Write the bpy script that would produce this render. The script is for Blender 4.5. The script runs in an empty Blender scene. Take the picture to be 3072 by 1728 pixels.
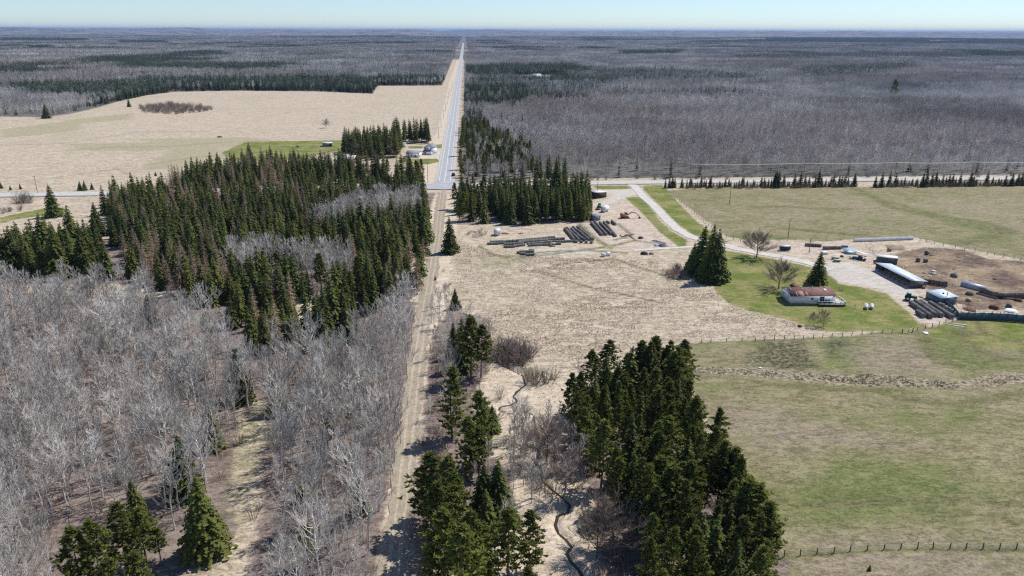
import bpy, math, random
import numpy as np
from mathutils import Matrix, Vector
R = math.radians
rng = np.random.default_rng(7)
random.seed(7)
sc = bpy.context.scene
COL = sc.collection

# ---------------------------------------------------------------- camera
H = 90.0                       # height of the drone above the ground
F = 2265.8                     # focal length in pixels of a 3072 px wide frame
CX, CY = 1536.0, 864.0
PITCH = math.atan((CY - 93.0) / F)
YAW = R(3.45)
ROLL = R(0.222)
cp, sp = math.cos(PITCH), math.sin(PITCH)
fwd = Vector((math.sin(YAW) * cp, math.cos(YAW) * cp, -sp))
r0 = Vector((math.cos(YAW), -math.sin(YAW), 0))
u0 = r0.cross(fwd)
RT = r0 * math.cos(ROLL) + u0 * math.sin(ROLL)
UP = -r0 * math.sin(ROLL) + u0 * math.cos(ROLL)
cam_d = bpy.data.cameras.new("camera")
cam = bpy.data.objects.new("camera", cam_d)
COL.objects.link(cam)
m = Matrix((RT, UP, -fwd)).transposed().to_4x4()
m.translation = Vector((0, 0, H))
cam.matrix_world = m
cam_d.sensor_width = 36.0
cam_d.lens = 36.0 * F / 3072.0
cam_d.clip_start = 1.0
cam_d.clip_end = 150000.0
sc.camera = cam

# ---------------------------------------------------------------- light
SUN_EL, SUN_AZ = R(55), YAW + R(57)      # azimuth clockwise from +Y
sun_dir = Vector((math.sin(SUN_AZ) * math.cos(SUN_EL), math.cos(SUN_AZ) * math.cos(SUN_EL), math.sin(SUN_EL)))
w = bpy.data.worlds.new("World"); sc.world = w; w.use_nodes = True
nt = w.node_tree
sky = nt.nodes.new("ShaderNodeTexSky"); sky.sky_type = 'NISHITA'; sky.sun_disc = False
sky.sun_elevation = SUN_EL; sky.sun_rotation = SUN_AZ
sky.altitude = 1500; sky.air_density = 1.0; sky.dust_density = 0.0; sky.ozone_density = 1.5
bg = nt.nodes["Background"]; bg.inputs[1].default_value = 0.112
tn = nt.nodes.new("ShaderNodeMix"); tn.data_type = 'RGBA'; tn.blend_type = 'MULTIPLY'; tn.inputs[0].default_value = 1.0
tn.inputs[7].default_value = (.85, .98, 1.17, 1)
nt.links.new(sky.outputs[0], tn.inputs[6]); nt.links.new(tn.outputs[2], bg.inputs[0])
sd = bpy.data.lights.new("sun", 'SUN'); sd.energy = 5.0; sd.angle = R(0.53); sd.color = (1.0, 0.965, 0.91)
so = bpy.data.objects.new("sun", sd); COL.objects.link(so)
so.rotation_euler = sun_dir.to_track_quat('Z', 'Y').to_euler()
sc.view_settings.view_transform = 'Standard'; sc.view_settings.look = 'None'
sc.view_settings.gamma = 1.0; sc.view_settings.exposure = 0.0
sc.cycles.max_bounces = 5; sc.cycles.diffuse_bounces = 2; sc.cycles.glossy_bounces = 1
sc.cycles.transmission_bounces = 2; sc.cycles.volume_bounces = 0
sc.cycles.use_denoising = False
sc.cycles.pixel_filter_type = 'BLACKMAN_HARRIS'; sc.cycles.filter_width = 1.25

# ---------------------------------------------------------------- helpers
RG = {'p': (0, 0, 1), 'D': (0, 0, 1.19255), 'a': (0, 60, .59627), 'b': (1536, 60, .59627), 'c': (0, 500, .3451),
      'd': (800, 500, .3451), 'e': (1600, 500, .345), 'f': (2272, 500, .3451), 'g': (0, 900, .31056),
      'h': (800, 900, .31056), 'i': (1500, 900, .31056), 'j': (2272, 900, .31056), 'k': (0, 1278, .31056),
      'l': (800, 1278, .31056), 'm': (1500, 1278, .31056), 'n': (2272, 1278, .31056), 'H1': (2320, 820, .09317),
      'S2': (2600, 740, .11041), 'S3': (2680, 860, .11041), 'S4': (2320, 700, .11733), 'S5': (1740, 530, .1035),
      'S6': (1440, 650, .17081), 'S7': (940, 400, .17857), 'S8': (2820, 800, .11732), 'T1': (1380, 400, .16562),
      'T2': (1860, 640, .1104), 'T3': (1580, 190, .04831), 'T4': (1300, 100, .27624), 'T5': (2400, 440, .26087), 'T6': (0, 300, .27174)}

def G(reg, x, y, h=0.0):
    """point at height h seen at a pixel of a zoomed region of the survey photograph"""
    ox, oy, s = RG[reg]
    u, v = (ox + x * s - CX) / F, -(oy + y * s - CY) / F
    d = RT * u + UP * v + fwd
    if d.z > -0.0012: d.z = -0.0012
    t = (h - H) / d.z
    return Vector((d.x * t, d.y * t, h))

def GP(reg, pts, h=0.0):
    return [G(reg, x, y, h) for x, y in pts]

def HT(reg, b, t):
    """height of a thing standing at base pixel b with its tip at pixel t"""
    p = G(reg, *b)
    ox, oy, s = RG[reg]
    u, v = (ox + t[0] * s - CX) / F, -(oy + t[1] * s - CY) / F
    d = RT * u + UP * v + fwd
    return H + d.z * math.hypot(p.x, p.y) / math.hypot(d.x, d.y)

def tag(o, label=None, cat=None, group=None, kind=None):
    if label: o["label"] = label
    if cat: o["category"] = cat
    if group: o["group"] = group
    if kind: o["kind"] = kind
    return o

def empty(name, loc=(0, 0, 0), rz=0.0, label=None, cat=None, group=None):
    o = bpy.data.objects.new(name, None); COL.objects.link(o)
    o.location = loc; o.rotation_euler = (0, 0, rz); o.empty_display_size = 0.5
    return tag(o, label, cat, group)

def mesh_np(name, V, F3, mats=(), mi=None, smooth=False):
    """mesh from vertex array and list of face arrays (tris and quads)"""
    me = bpy.data.meshes.new(name)
    V = np.asarray(V, dtype=np.float32)
    loops = []; starts = []; tot = []; n = 0
    for f in F3:
        f = np.asarray(f, dtype=np.int32)
        if len(f) == 0: continue
        loops.append(f.ravel()); k = f.shape[1]
        starts.append(n + np.arange(len(f)) * k); tot.append(np.full(len(f), k)); n += f.size
    loops = np.concatenate(loops); starts = np.concatenate(starts); tot = np.concatenate(tot)
    me.vertices.add(len(V)); me.vertices.foreach_set("co", V.ravel())
    me.loops.add(len(loops)); me.loops.foreach_set("vertex_index", loops.astype(np.int32))
    me.polygons.add(len(starts)); me.polygons.foreach_set("loop_start", starts.astype(np.int32))
    me.polygons.foreach_set("loop_total", tot.astype(np.int32))
    for m_ in mats: me.materials.append(m_)
    if mi is not None: me.polygons.foreach_set("material_index", np.asarray(mi, dtype=np.int32))
    if smooth: me.polygons.foreach_set("use_smooth", np.ones(len(starts), dtype=bool))
    me.update(calc_edges=True); me.validate()
    return me

class MB:
    def __init__(s): s.V = []; s.T = []; s.Q = []; s.n = 0
    def add(s, V, T=None, Q=None):
        V = np.asarray(V, dtype=float).reshape(-1, 3)
        if T is not None and len(T): s.T.append(np.asarray(T) + s.n)
        if Q is not None and len(Q): s.Q.append(np.asarray(Q) + s.n)
        s.V.append(V); s.n += len(V); return s
    def box(s, x0, x1, y0, y1, z0, z1):
        V = [(x, y, z) for z in (z0, z1) for x, y in ((x0, y0), (x1, y0), (x1, y1), (x0, y1))]
        return s.add(V, Q=[(3, 2, 1, 0), (4, 5, 6, 7), (0, 1, 5, 4), (1, 2, 6, 5), (2, 3, 7, 6), (3, 0, 4, 7)])
    def hexa(s, bot, top):
        return s.add(list(bot) + list(top), Q=[(3, 2, 1, 0), (4, 5, 6, 7), (0, 1, 5, 4), (1, 2, 6, 5), (2, 3, 7, 6), (3, 0, 4, 7)])
    def prism(s, prof, a, b, axis='x'):
        """profile (list of 2D points) extruded between a and b along an axis"""
        n = len(prof)
        def P(t, q): return (t, q[0], q[1]) if axis == 'x' else ((q[0], t, q[1]) if axis == 'y' else (q[0], q[1], t))
        V = [P(a, q) for q in prof] + [P(b, q) for q in prof]
        Q = [(i, (i + 1) % n, n + (i + 1) % n, n + i) for i in range(n)]
        s.add(V, Q=Q)
        base = s.n - 2 * n
        T = [(0, i + 1, i) for i in range(1, n - 1)] + [(n, n + i, n + i + 1) for i in range(1, n - 1)]
        s.T.append(np.asarray(T) + base); return s
    def tube(s, p, q, r, r2=None, n=3, cap=False):
        r2 = r if r2 is None else r2
        p = np.asarray(p, float); q = np.asarray(q, float); d = q - p
        L = np.linalg.norm(d)
        if L < 1e-6: return s
        d /= L
        a = np.cross(d, (0, 0, 1.0) if abs(d[2]) < .9 else (1.0, 0, 0)); a /= np.linalg.norm(a); b = np.cross(d, a)
        t = np.arange(n) / n * 2 * math.pi
        c = np.outer(np.cos(t), a) + np.outer(np.sin(t), b)
        V = np.vstack([p + c * r, q + c * r2])
        Q = [(i, (i + 1) % n, n + (i + 1) % n, n + i) for i in range(n)]
        T = None
        if cap: T = [(0, i + 1, i) for i in range(1, n - 1)] + [(n, n + i, n + i + 1) for i in range(1, n - 1)]
        return s.add(V, T=T, Q=Q)
    def mesh(s, name, mat=None, smooth=False):
        V = np.vstack(s.V)
        fs = []
        if s.T: fs.append(np.vstack(s.T))
        if s.Q: fs.append(np.vstack(s.Q))
        return mesh_np(name, V, fs, [mat] if mat else [], smooth=smooth)
    def build(s, name, mat, parent=None, loc=None, smooth=False):
        o = bpy.data.objects.new(name, s.mesh(name, mat, smooth)); COL.objects.link(o)
        if parent: o.parent = parent
        if loc is not None: o.location = loc
        return o

def put(name, me, parent=None, loc=(0, 0, 0), rz=0.0, sc_=1.0):
    o = bpy.data.objects.new(name, me); COL.objects.link(o)
    o.location = loc; o.rotation_euler = (0, 0, rz)
    o.scale = (sc_, sc_, sc_) if not hasattr(sc_, '__len__') else sc_
    if parent: o.parent = parent
    return o

# ---------------------------------------------------------------- materials
class NT:
    def __init__(s, name):
        s.m = bpy.data.materials.new(name); s.m.use_nodes = True; s.t = s.m.node_tree; s.N = s.t.nodes; s.L = s.t.links
        s.b = s.N["Principled BSDF"]; s.b.inputs["Roughness"].default_value = 0.9
        s.b.inputs["Specular IOR Level"].default_value = 0.2
    def n(s, ty, **k):
        o = s.N.new(ty)
        for a, v in k.items(): setattr(o, a, v)
        return o
    def set(s, sock, v):
        if hasattr(v, 'links') or isinstance(v, bpy.types.NodeSocket): s.L.new(v, sock)
        else:
            if hasattr(v, '__len__') and len(v) == 3 and sock.type == 'RGBA': v = (*v, 1)
            sock.default_value = v
    def pos(s, scale=(1, 1, 1), obj=False, rot=0.0):
        c = s.n("ShaderNodeTexCoord").outputs["Object"] if obj else s.n("ShaderNodeNewGeometry").outputs["Position"]
        mp = s.n("ShaderNodeMapping"); mp.inputs["Scale"].default_value = scale; mp.inputs["Rotation"].default_value = (0, 0, rot)
        s.L.new(c, mp.inputs[0]); return mp.outputs[0]
    def noise(s, vec, scale, det=3, rough=.6, dist=0.0):
        o = s.n("ShaderNodeTexNoise"); s.L.new(vec, o.inputs["Vector"]); o.inputs["Scale"].default_value = scale
        o.inputs["Detail"].default_value = det; o.inputs["Roughness"].default_value = rough
        o.inputs["Distortion"].default_value = dist
        return o.outputs[0]
    def math(s, op, a, b=0.0, c=0.0, clamp=False):
        o = s.n("ShaderNodeMath", operation=op); o.use_clamp = clamp
        s.set(o.inputs[0], a); s.set(o.inputs[1], b); s.set(o.inputs[2], c); return o.outputs[0]
    def ramp(s, fac, lo, hi, a=0.0, b=1.0):
        o = s.n("ShaderNodeMapRange"); o.clamp = True; s.set(o.inputs[0], fac)
        o.inputs[1].default_value = lo; o.inputs[2].default_value = hi; o.inputs[3].default_value = a; o.inputs[4].default_value = b
        return o.outputs[0]
    def mix(s, fac, a, b, mode='MIX'):
        o = s.n("ShaderNodeMix", data_type='RGBA', blend_type=mode)
        s.set(o.inputs[0], fac); s.set(o.inputs[6], a); s.set(o.inputs[7], b); return o.outputs[2]
    def attr(s, name): return s.n("ShaderNodeAttribute", attribute_name=name).outputs["Fac"]
    def rnd(s): return s.n("ShaderNodeObjectInfo").outputs["Random"]
    def col(s, c): s.set(s.b.inputs["Base Color"], c); return s
    def rough(s, v): s.set(s.b.inputs["Roughness"], v); return s
    def bump(s, h, dist=.1, strength=1.0):
        o = s.n("ShaderNodeBump"); o.inputs["Strength"].default_value = strength; o.inputs["Distance"].default_value = dist
        s.L.new(h, o.inputs["Height"]); s.L.new(o.outputs[0], s.b.inputs["Normal"]); return s

def plain(name, c, rough=.8, var=.12, scale=1.5, metal=0.0, spec=.3):
    t = NT(name); p = t.pos(obj=True)
    f = t.noise(p, scale, 4, .65)
    lo = tuple(x * (1 - var * 1.6) for x in c); hi = tuple(min(1, x * (1 + var)) for x in c)
    t.col(t.mix(t.ramp(f, .3, .7), lo, hi)).rough(rough)
    t.b.inputs["Metallic"].default_value = metal; t.b.inputs["Specular IOR Level"].default_value = spec
    return t.m

def foliage(name, dark, light, tw=0.35, warm=None):
    """needles: colour varies from clump to clump and from tree to tree"""
    t = NT(name); p = t.pos(obj=True)
    f = t.ramp(t.noise(p, 1.1, 3, .7), .32, .68)
    c = t.mix(f, dark, light)
    r = t.rnd()
    if warm: c = t.mix(t.ramp(r, .35, 1.0, 0, .75), c, warm)
    r2 = t.math('FRACT', t.math('MULTIPLY', r, 7.31))
    hs = t.n("ShaderNodeHueSaturation"); t.L.new(c, hs.inputs["Color"]); t.L.new(t.ramp(r2, 0, 1, .72, 1.3), hs.inputs["Value"])
    t.col(hs.outputs[0]); t.rough(.75)
    t.b.inputs["Specular IOR Level"].default_value = .25
    if tw:
        o = t.n("ShaderNodeBsdfTranslucent"); t.L.new(hs.outputs[0], o.inputs[0])
        mx = t.n("ShaderNodeMixShader"); mx.inputs[0].default_value = tw
        t.L.new(t.b.outputs[0], mx.inputs[1]); t.L.new(o.outputs[0], mx.inputs[2])
        t.L.new(mx.outputs[0], t.N["Material Output"].inputs[0])
    return t.m

def bark(name, a, b, var=(.8, 1.2)):
    t = NT(name); p = t.pos(obj=True)
    f = t.ramp(t.noise(p, 2.2, 3, .7), .35, .65)
    hs = t.n("ShaderNodeHueSaturation"); t.L.new(t.mix(f, a, b), hs.inputs["Color"])
    t.L.new(t.ramp(t.rnd(), 0, 1, *var), hs.inputs["Value"])
    t.col(hs.outputs[0]); return t.m

M = {}
M['spruce'] = foliage('spruce_needles', (.055, .078, .022), (.185, .215, .05), .42, (.19, .20, .04))
M['pine'] = foliage('pine_needles', (.07, .088, .02), (.24, .255, .055), .45)
M['larch'] = foliage('larch_twigs', (.30, .20, .14), (.50, .36, .26), .1, (.36, .29, .15))
M['trunk'] = bark('conifer_bark', (.10, .075, .06), (.18, .14, .11))
M['aspen_bark'] = bark('aspen_bark', (.50, .48, .43), (.76, .73, .67), (.75, 1.1))
M['aspen_twig'] = bark('aspen_twigs', (.52, .48, .42), (.82, .765, .69), (.5, 1.15))
def canopy(name, a, b, tint):
    t = NT(name); P = t.pos(); n1 = t.noise(P, .0045, 3, .55); n2 = t.noise(P, .02, 3, .6); n3 = t.noise(P, .0016, 2, .5)
    f = t.math('ADD', t.math('MULTIPLY', n1, .6), t.math('MULTIPLY', n2, .4))
    c = t.mix(t.ramp(f, .40, .60), a, b); c = t.mix(t.ramp(n3, .48, .62, 0, .7), c, tint)
    hs = t.n("ShaderNodeHueSaturation"); t.L.new(c, hs.inputs["Color"]); t.L.new(t.ramp(t.rnd(), 0, 1, .75, 1.2), hs.inputs["Value"]); t.col(hs.outputs[0]); return t.m
M['far_twig'] = canopy('grey_twigs', (.40, .36, .32), (.78, .725, .655), (.48, .40, .33))
M['shrub'] = bark('willow_stems', (.17, .135, .115), (.28, .225, .19))
M['brush'] = bark('brown_twigs', (.20, .15, .125), (.32, .25, .22))
HAZE = 3.2e-5
# ---------------------------------------------------------------- land cover
def seg_sd(X, Y, poly):
    """signed distance to a closed polygon, positive inside"""
    P = np.array([(p[0], p[1]) for p in poly]); Q = np.roll(P, -1, axis=0)
    d2 = np.full(X.shape, 1e18); inside = np.zeros(X.shape, bool)
    for (x0, y0), (x1, y1) in zip(P, Q):
        dx, dy = x1 - x0, y1 - y0; L = dx * dx + dy * dy + 1e-9
        t = np.clip(((X - x0) * dx + (Y - y0) * dy) / L, 0, 1)
        d2 = np.minimum(d2, (X - x0 - t * dx) ** 2 + (Y - y0 - t * dy) ** 2)
        c = ((y0 > Y) != (y1 > Y))
        if abs(dy) > 1e-12: inside ^= c & (X < x0 + (Y - y0) * dx / dy)
    d = np.sqrt(d2); return np.where(inside, d, -d)

def line_d(X, Y, pts):
    d2 = np.full(np.shape(X), 1e18)
    for a, b in zip(pts[:-1], pts[1:]):
        dx, dy = b[0] - a[0], b[1] - a[1]; L = dx * dx + dy * dy + 1e-9
        t = np.clip(((X - a[0]) * dx + (Y - a[1]) * dy) / L, 0, 1)
        d2 = np.minimum(d2, (X - a[0] - t * dx) ** 2 + (Y - a[1] - t * dy) ** 2)
    return np.sqrt(d2)

CROSS = GP('D', [(-1500, 513), (-300, 497), (0, 491.5), (258, 488), (1110, 469), (1472, 461.5), (1920, 455.5), (2250, 451.5), (2600, 449), (4200, 438)])
ix = G('D', 1117, 469)
def vp_line(px, py):           # the straight line of the highway and the track through a ground point
    return G('D', px, py)
HWX = ix.x                      # the highway runs along +Y at this x
HW = [Vector((HWX, ix.y, 0)), Vector((HWX, 6200, 0))]
TRACK = GP('D', [(1113, 484), (1108, 520), (1100, 600), (1083, 700), (1070, 780), (1050, 900), (1032, 1050), (1018, 1200), (1000, 1350), (980, 1500), (960, 1650)])
DRIVE = GP('D', [(1585, 462), (1597, 470), (1615, 492), (1645, 517), (1674, 549), (1704, 577), (1742, 598), (1816, 616), (1862, 627.6), (1920, 639), (1960, 645), (2035, 662), (2090, 680)])

Z = {}
Z['olive'] = [GP('D', [(1676, 480), (1760, 474), (2600, 466), (3400, 462), (3400, 760), (2990, 700), (2576, 655), (2300, 597), (2150, 603), (2060, 607), (1985, 603), (1880, 605), (1830, 595), (1790, 565)]),
              GP('D', [(1725, 862), (2020, 850), (2150, 845), (2400, 800), (2576, 808), (3100, 830), (3800, 900), (3900, 1700), (1960, 1700), (1990, 1480), (1900, 1250), (1790, 1080), (1740, 980), (1715, 900)]),
]
Z['green'] = [GP('e', [(800, 265), (930, 265), (1000, 330), (1100, 470), (1200, 560), (1340, 640), (1330, 690), (1260, 695), (1100, 570), (980, 440), (860, 330)]),
              GP('e', [(950, 165), (1120, 160), (1240, 290), (1420, 480), (1640, 620), (1700, 660), (1640, 670), (1390, 590), (1260, 500), (1160, 400), (1030, 270), (960, 200)]),
              GP('e', [(510, 165), (800, 165), (865, 185), (800, 195), (560, 195)]),
              GP('D', [(1815, 628), (1880, 640), (1960, 655), (2040, 672), (2100, 690), (2110, 715), (2160, 722), (2230, 738), (2280, 775), (2320, 825), (2270, 832), (2180, 834), (2090, 836), (2020, 815), (1950, 797), (1880, 780), (1830, 762), (1800, 735), (1790, 712), (1815, 700)]),
              GP('D', [(2330, 830), (2420, 806), (2700, 812), (2700, 880), (2500, 880), (2360, 850)]),
              GP('a', [(1240, 612), (1730, 605), (1740, 650), (1640, 670), (1480, 705), (1300, 715), (1180, 700), (1110, 670)]),
              GP('a', [(2040, 700), (2200, 698), (2215, 712), (2150, 728), (2000, 722)]),
              GP('S7', [(1590, 215), (1840, 215), (1840, 250), (1590, 255)]), GP('S7', [(2040, 190), (2200, 180), (2180, 250), (2040, 255)]),
              GP('S7', [(300, 330), (520, 300), (520, 350), (400, 370)]),
              GP('c', [(0, 440), (300, 380), (440, 350), (560, 360), (580, 395), (330, 430), (120, 460), (0, 500)]),
              GP('c', [(0, 640), (120, 600), (280, 560), (300, 600), (200, 640), (0, 680)])]
Z['soft'] = [GP('D', [(628, 1035), (656, 1020), (662, 1100), (655, 1170), (630, 1190), (600, 1300), (575, 1300), (590, 1150)])]
Z['lush'] = [GP('D', [(1990, 1250), (2130, 1160), (2330, 1180), (2450, 1230), (2300, 1290), (2080, 1320)]), GP('D', [(1720, 1210), (1850, 1200), (1900, 1280), (1820, 1300)]), GP('D', [(2150, 945), (2350, 960), (2250, 985)]),
             GP('D', [(2100, 870), (2160, 850), (2200, 880), (2130, 930), (2060, 920)]), GP('D', [(2290, 880), (2350, 850), (2400, 830), (2700, 820), (2700, 880), (2430, 930)]), GP('D', [(1800, 600), (1870, 590), (2000, 598), (1990, 612), (1840, 612)]), GP('f', [(1100, 290), (1700, 450), (2200, 560), (1700, 660), (2100, 600), (1600, 460)])]
Z['bare'] = [GP('j', [(820, 480), (1100, 370), (1500, 380), (1700, 560), (1750, 700), (1200, 690), (900, 600)]), GP('j', [(2000, 350), (2250, 330), (2576, 520), (2300, 560)]), GP('D', [(1750, 1000), (1950, 1030), (2300, 1120), (1900, 1130)]), GP('D', [(2000, 1350), (2500, 1340), (2700, 1600), (1990, 1600)])]
Z['faint'] = [GP('T6', [(0, 330), (600, 250), (900, 240), (900, 330), (300, 400), (0, 420)]), GP('T6', [(700, 480), (1500, 470), (2400, 440), (2500, 520), (1700, 560), (900, 560)]), GP('T6', [(1600, 700), (2400, 640), (2500, 760), (1900, 760)]), GP('a', [(900, 620), (1110, 600), (1120, 680), (900, 740), (700, 760)]), GP('D', [(430, 440), (560, 380), (640, 372), (560, 420), (480, 450)]), GP('D', [(320, 350), (620, 345), (830, 370), (560, 372)]), GP('D', [(180, 300), (330, 285), (330, 300), (100, 320)]), GP('S6', [(0, 700), (500, 640), (900, 700), (600, 900), (0, 900)]), GP('D', [(1180, 640), (1320, 650), (1240, 690)])]
Z['litter'] = [GP('D', [(-900, 700), (0, 712), (300, 715), (500, 740), (620, 850), (700, 900), (850, 890), (960, 780), (1010, 720), (1056, 620), (1090, 500), (1096, 485), (700, 487), (262, 498), (262, 560), (100, 600), (-300, 640), (-900, 660)]),
               GP('D', [(-900, 700), (620, 760), (1050, 760), (1042, 850), (1018, 1050), (985, 1200), (950, 1380), (930, 1700), (-900, 1700)]),
               GP('D', [(1085, 850), (1130, 780), (1230, 800), (1240, 900), (1190, 1000), (1180, 1100), (1290, 1200), (1290, 1300), (1180, 1380), (1060, 1600), (1010, 1600), (1050, 1200)]),
               GP('D', [(1430, 1000), (1520, 960), (1720, 1000), (1850, 1200), (1990, 1420), (2000, 1700), (1640, 1700), (1500, 1380), (1500, 1250), (1420, 1150)]),
               GP('D', [(1150, 482), (1475, 475), (1495, 560), (1230, 562), (1150, 566)]),
               GP('D', [(1140, 320), (1350, 320), (1350, 452), (1160, 458)])]
Z['unlitter'] = [GP('D', [(735, 760), (860, 760), (870, 800), (760, 820)]), GP('D', [(600, 1020), (655, 1005), (668, 1090), (660, 1200), (650, 1320), (620, 1450), (600, 1600), (430, 1600), (440, 1449), (570, 1395), (600, 1330), (575, 1260), (590, 1140)]),
                 GP('c', [(0, 400), (250, 330), (560, 340), (900, 330), (900, 560), (1000, 640), (780, 620), (560, 400), (300, 420), (290, 560), (0, 680)])]
Z['reed'] = [GP('D', [(1150, 885), (1230, 900), (1300, 925), (1330, 960), (1420, 960), (1430, 1010), (1380, 1080), (1290, 1060), (1230, 1040), (1190, 970), (1140, 940)]),
             GP('D', [(1290, 1110), (1420, 1120), (1500, 1200), (1480, 1290), (1540, 1330), (1600, 1449), (1600, 1600), (1180, 1600), (1300, 1400), (1250, 1250)]),
             GP('D', [(970, 1170), (1050, 560), (1090, 490), (1140, 490), (1150, 560), (1140, 700), (1130, 780), (1090, 850), (1050, 1200), (1020, 1449), (1000, 1700), (930, 1700), (950, 1400)]),
             GP('D', [(1100, 330), (1128, 215), (1150, 150), (1165, 110), (1167, 110), (1160, 150), (1146, 220), (1113, 400), (1100, 470), (1060, 465), (1040, 420)])]
Z['tussock'] = [GP('j', [(-600, 650), (0, 660), (300, 680), (700, 720), (1200, 712), (1500, 750), (1900, 790), (2300, 715), (2576, 700), (3200, 650), (3200, 740), (2576, 810), (1900, 860), (1300, 840), (900, 830), (300, 770), (-300, 720), (-700, 690)]),
                ]
Z['weeds'] = [GP('j', [(60, 400), (430, 395), (520, 560), (600, 640), (300, 690), (100, 640), (-120, 640), (-60, 520)]), GP('j', [(620, 410), (860, 380), (880, 440), (700, 520)]), GP('j', [(1650, 540), (1800, 560), (1900, 620), (1750, 600)]), GP('j', [(1880, 290), (2100, 300), (2200, 330), (1950, 350)])]
Z['mud'] = [GP('f', [(1000, 850), (1250, 740), (1500, 700), (1800, 720), (2000, 800), (2400, 830), (3100, 900), (3100, 1260), (2300, 1250), (1900, 1240), (1700, 1180), (1480, 1060), (1300, 900)]),
            GP('f', [(1090, 680), (1250, 680), (1300, 720), (1150, 735)])]
Z['dirt'] = [GP('D', [(2079, 655), (2140, 662), (2200, 680), (2300, 728), (2330, 790), (2290, 760), (2220, 728), (2108, 708), (2084, 690)]),
             GP('e', [(520, 205), (760, 200), (900, 190), (930, 240), (800, 265), (700, 310), (600, 340), (520, 330), (600, 300), (720, 240), (560, 225)]),
             GP('S7', [(1540, 262), (2200, 262), (2190, 300), (2160, 410), (1880, 405), (1800, 380), (1990, 370), (1840, 300), (1540, 275)]),
             GP('S6', [(760, 560), (1700, 560), (2100, 620), (2000, 650), (1500, 660), (740, 700)])]
Z['straw'] = [GP('D', [(1960, 610), (2060, 612), (2130, 603), (2200, 640), (2240, 668), (2160, 660), (2060, 650), (1960, 640)]),
              GP('e', [(520, 300), (720, 290), (800, 290), (900, 360), (1000, 470), (1100, 580), (1250, 690), (900, 720), (500, 640), (250, 640), (250, 530), (500, 480)]),
              GP('S3', [(-200, 60), (300, 100), (800, 60), (900, 160), (1500, 560), (1800, 700), (1800, 900), (1300, 1000), (1000, 1100), (700, 920), (300, 600), (0, 350)])]

# ---------------------------------------------------------------- ground sheet
ya = YAW
rr = [30.0]
while rr[-1] < 2200: rr.append(rr[-1] * 1.0062)
while rr[-1] < 60000: rr.append(rr[-1] * 1.022)
rr = np.array(rr)
aa = np.concatenate([np.arange(-180, -44, 4.0), np.arange(-44, 44, .16), np.arange(44, 180, 4.0)]) * math.pi / 180 + ya
nr, na = len(rr), len(aa)
RR, AA = np.meshgrid(rr, aa, indexing='ij')
X = (RR * np.sin(AA)).ravel(); Y = (RR * np.cos(AA)).ravel()
# far rolling ridges
ang = (AA.ravel() - ya)
r_ = RR.ravel()
def ridge(x, y, sd_, k=6):
    g = np.random.default_rng(sd_); z = np.zeros_like(x)
    for i in range(k):
        a = g.uniform(-.6, .6); L = g.uniform(2200, 9000); z += np.sin((x * np.sin(a) + y * np.cos(a)) / L * 6.283 + g.uniform(0, 6.28)) * g.uniform(.5, 1)
        L = g.uniform(1800, 7000); z += .6 * np.sin(x / L * 6.283 + g.uniform(0, 6.28) + y / 9000)
    return z / k
def terrain(x, y):
    r = np.hypot(x, y)
    k = np.clip((r - 7000) / 9000, 0, 1)
    far = np.clip((r - 12000) / 10000, 0, 1)
    az = np.arctan2(x, y) - ya
    return np.minimum(165.0, k * (8 + 26 * ridge(x, y, 3)) + far * (40 - 34 * np.clip(az, -.7, .7) + 130 * ridge(x, y, 8)))
Zg = terrain(X, Y)
Zg += np.random.default_rng(12).normal(0, 1, X.shape) * np.clip((r_ - 11500) / 3000, 0, 1) * 7
# creek bed cut into the meadow
CREEK = [GP('h', [(2140, 560), (2300, 630), (2480, 720), (2500, 800), (2420, 870), (2380, 920), (2420, 960), (2360, 1000), (2260, 1020), (2240, 1050), (2330, 1080), (2430, 1075)]) ,
         GP('i', [(230, 1060), (330, 1100), (340, 1200), (350, 1350), (370, 1449)]) + GP('m', [(370, 60), (360, 150), (370, 260), (340, 340), (400, 400), (410, 520), (500, 600), (600, 670), (680, 750), (660, 820), (560, 850), (530, 930), (570, 1020), (640, 1080), (700, 1150), (650, 1215), (690, 1290), (760, 1370), (800, 1449), (830, 1560)])]
cd = np.full(X.shape, 99.0); nearm = r_ < 420
for c_ in CREEK: cd[nearm] = np.minimum(cd[nearm], line_d(X[nearm], Y[nearm], c_))
Zg -= np.clip(1.0 - cd, 0, .8) * 0.8
# small humps of the near ground
h1 = np.random.default_rng(5)
for i in range(14):
    a, L = h1.uniform(0, 6.28), h1.uniform(18, 90)
    Zg[nearm] += 0.012 * np.sin((X[nearm] * np.cos(a) + Y[nearm] * np.sin(a)) / L * 6.283 + h1.uniform(0, 6)) * np.clip((cd[nearm] - 2) / 6, 0, 1)
idx = np.arange(nr * na).reshape(nr, na)
q = np.stack([idx[:-1, :], idx[1:, :], np.roll(idx, -1, 1)[1:, :], np.roll(idx, -1, 1)[:-1, :]], -1).reshape(-1, 4)
V = np.stack([X, Y, Zg], 1)
V = np.vstack([V, [(0, 0, 0)]]); c0 = len(V) - 1
tri = np.stack([np.full(na, c0), idx[0], np.roll(idx[0], -1)], 1)
me = mesh_np("ground", V, [q, tri], smooth=True)
near = r_ < 2600
Xn, Yn = X[near], Y[near]
for k, polys in Z.items():
    v = np.full(c0 + 1, -1.0); b = np.full(Xn.shape, -1.0)
    for p in polys: b = np.maximum(b, np.clip(seg_sd(Xn, Yn, p) / 6.0, -1, 1))
    v[np.nonzero(near)[0]] = b; v[c0] = -1
    at = me.attributes.new("z_" + k, 'FLOAT', 'POINT'); at.data.foreach_set("value", v.astype(np.float32))
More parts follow.
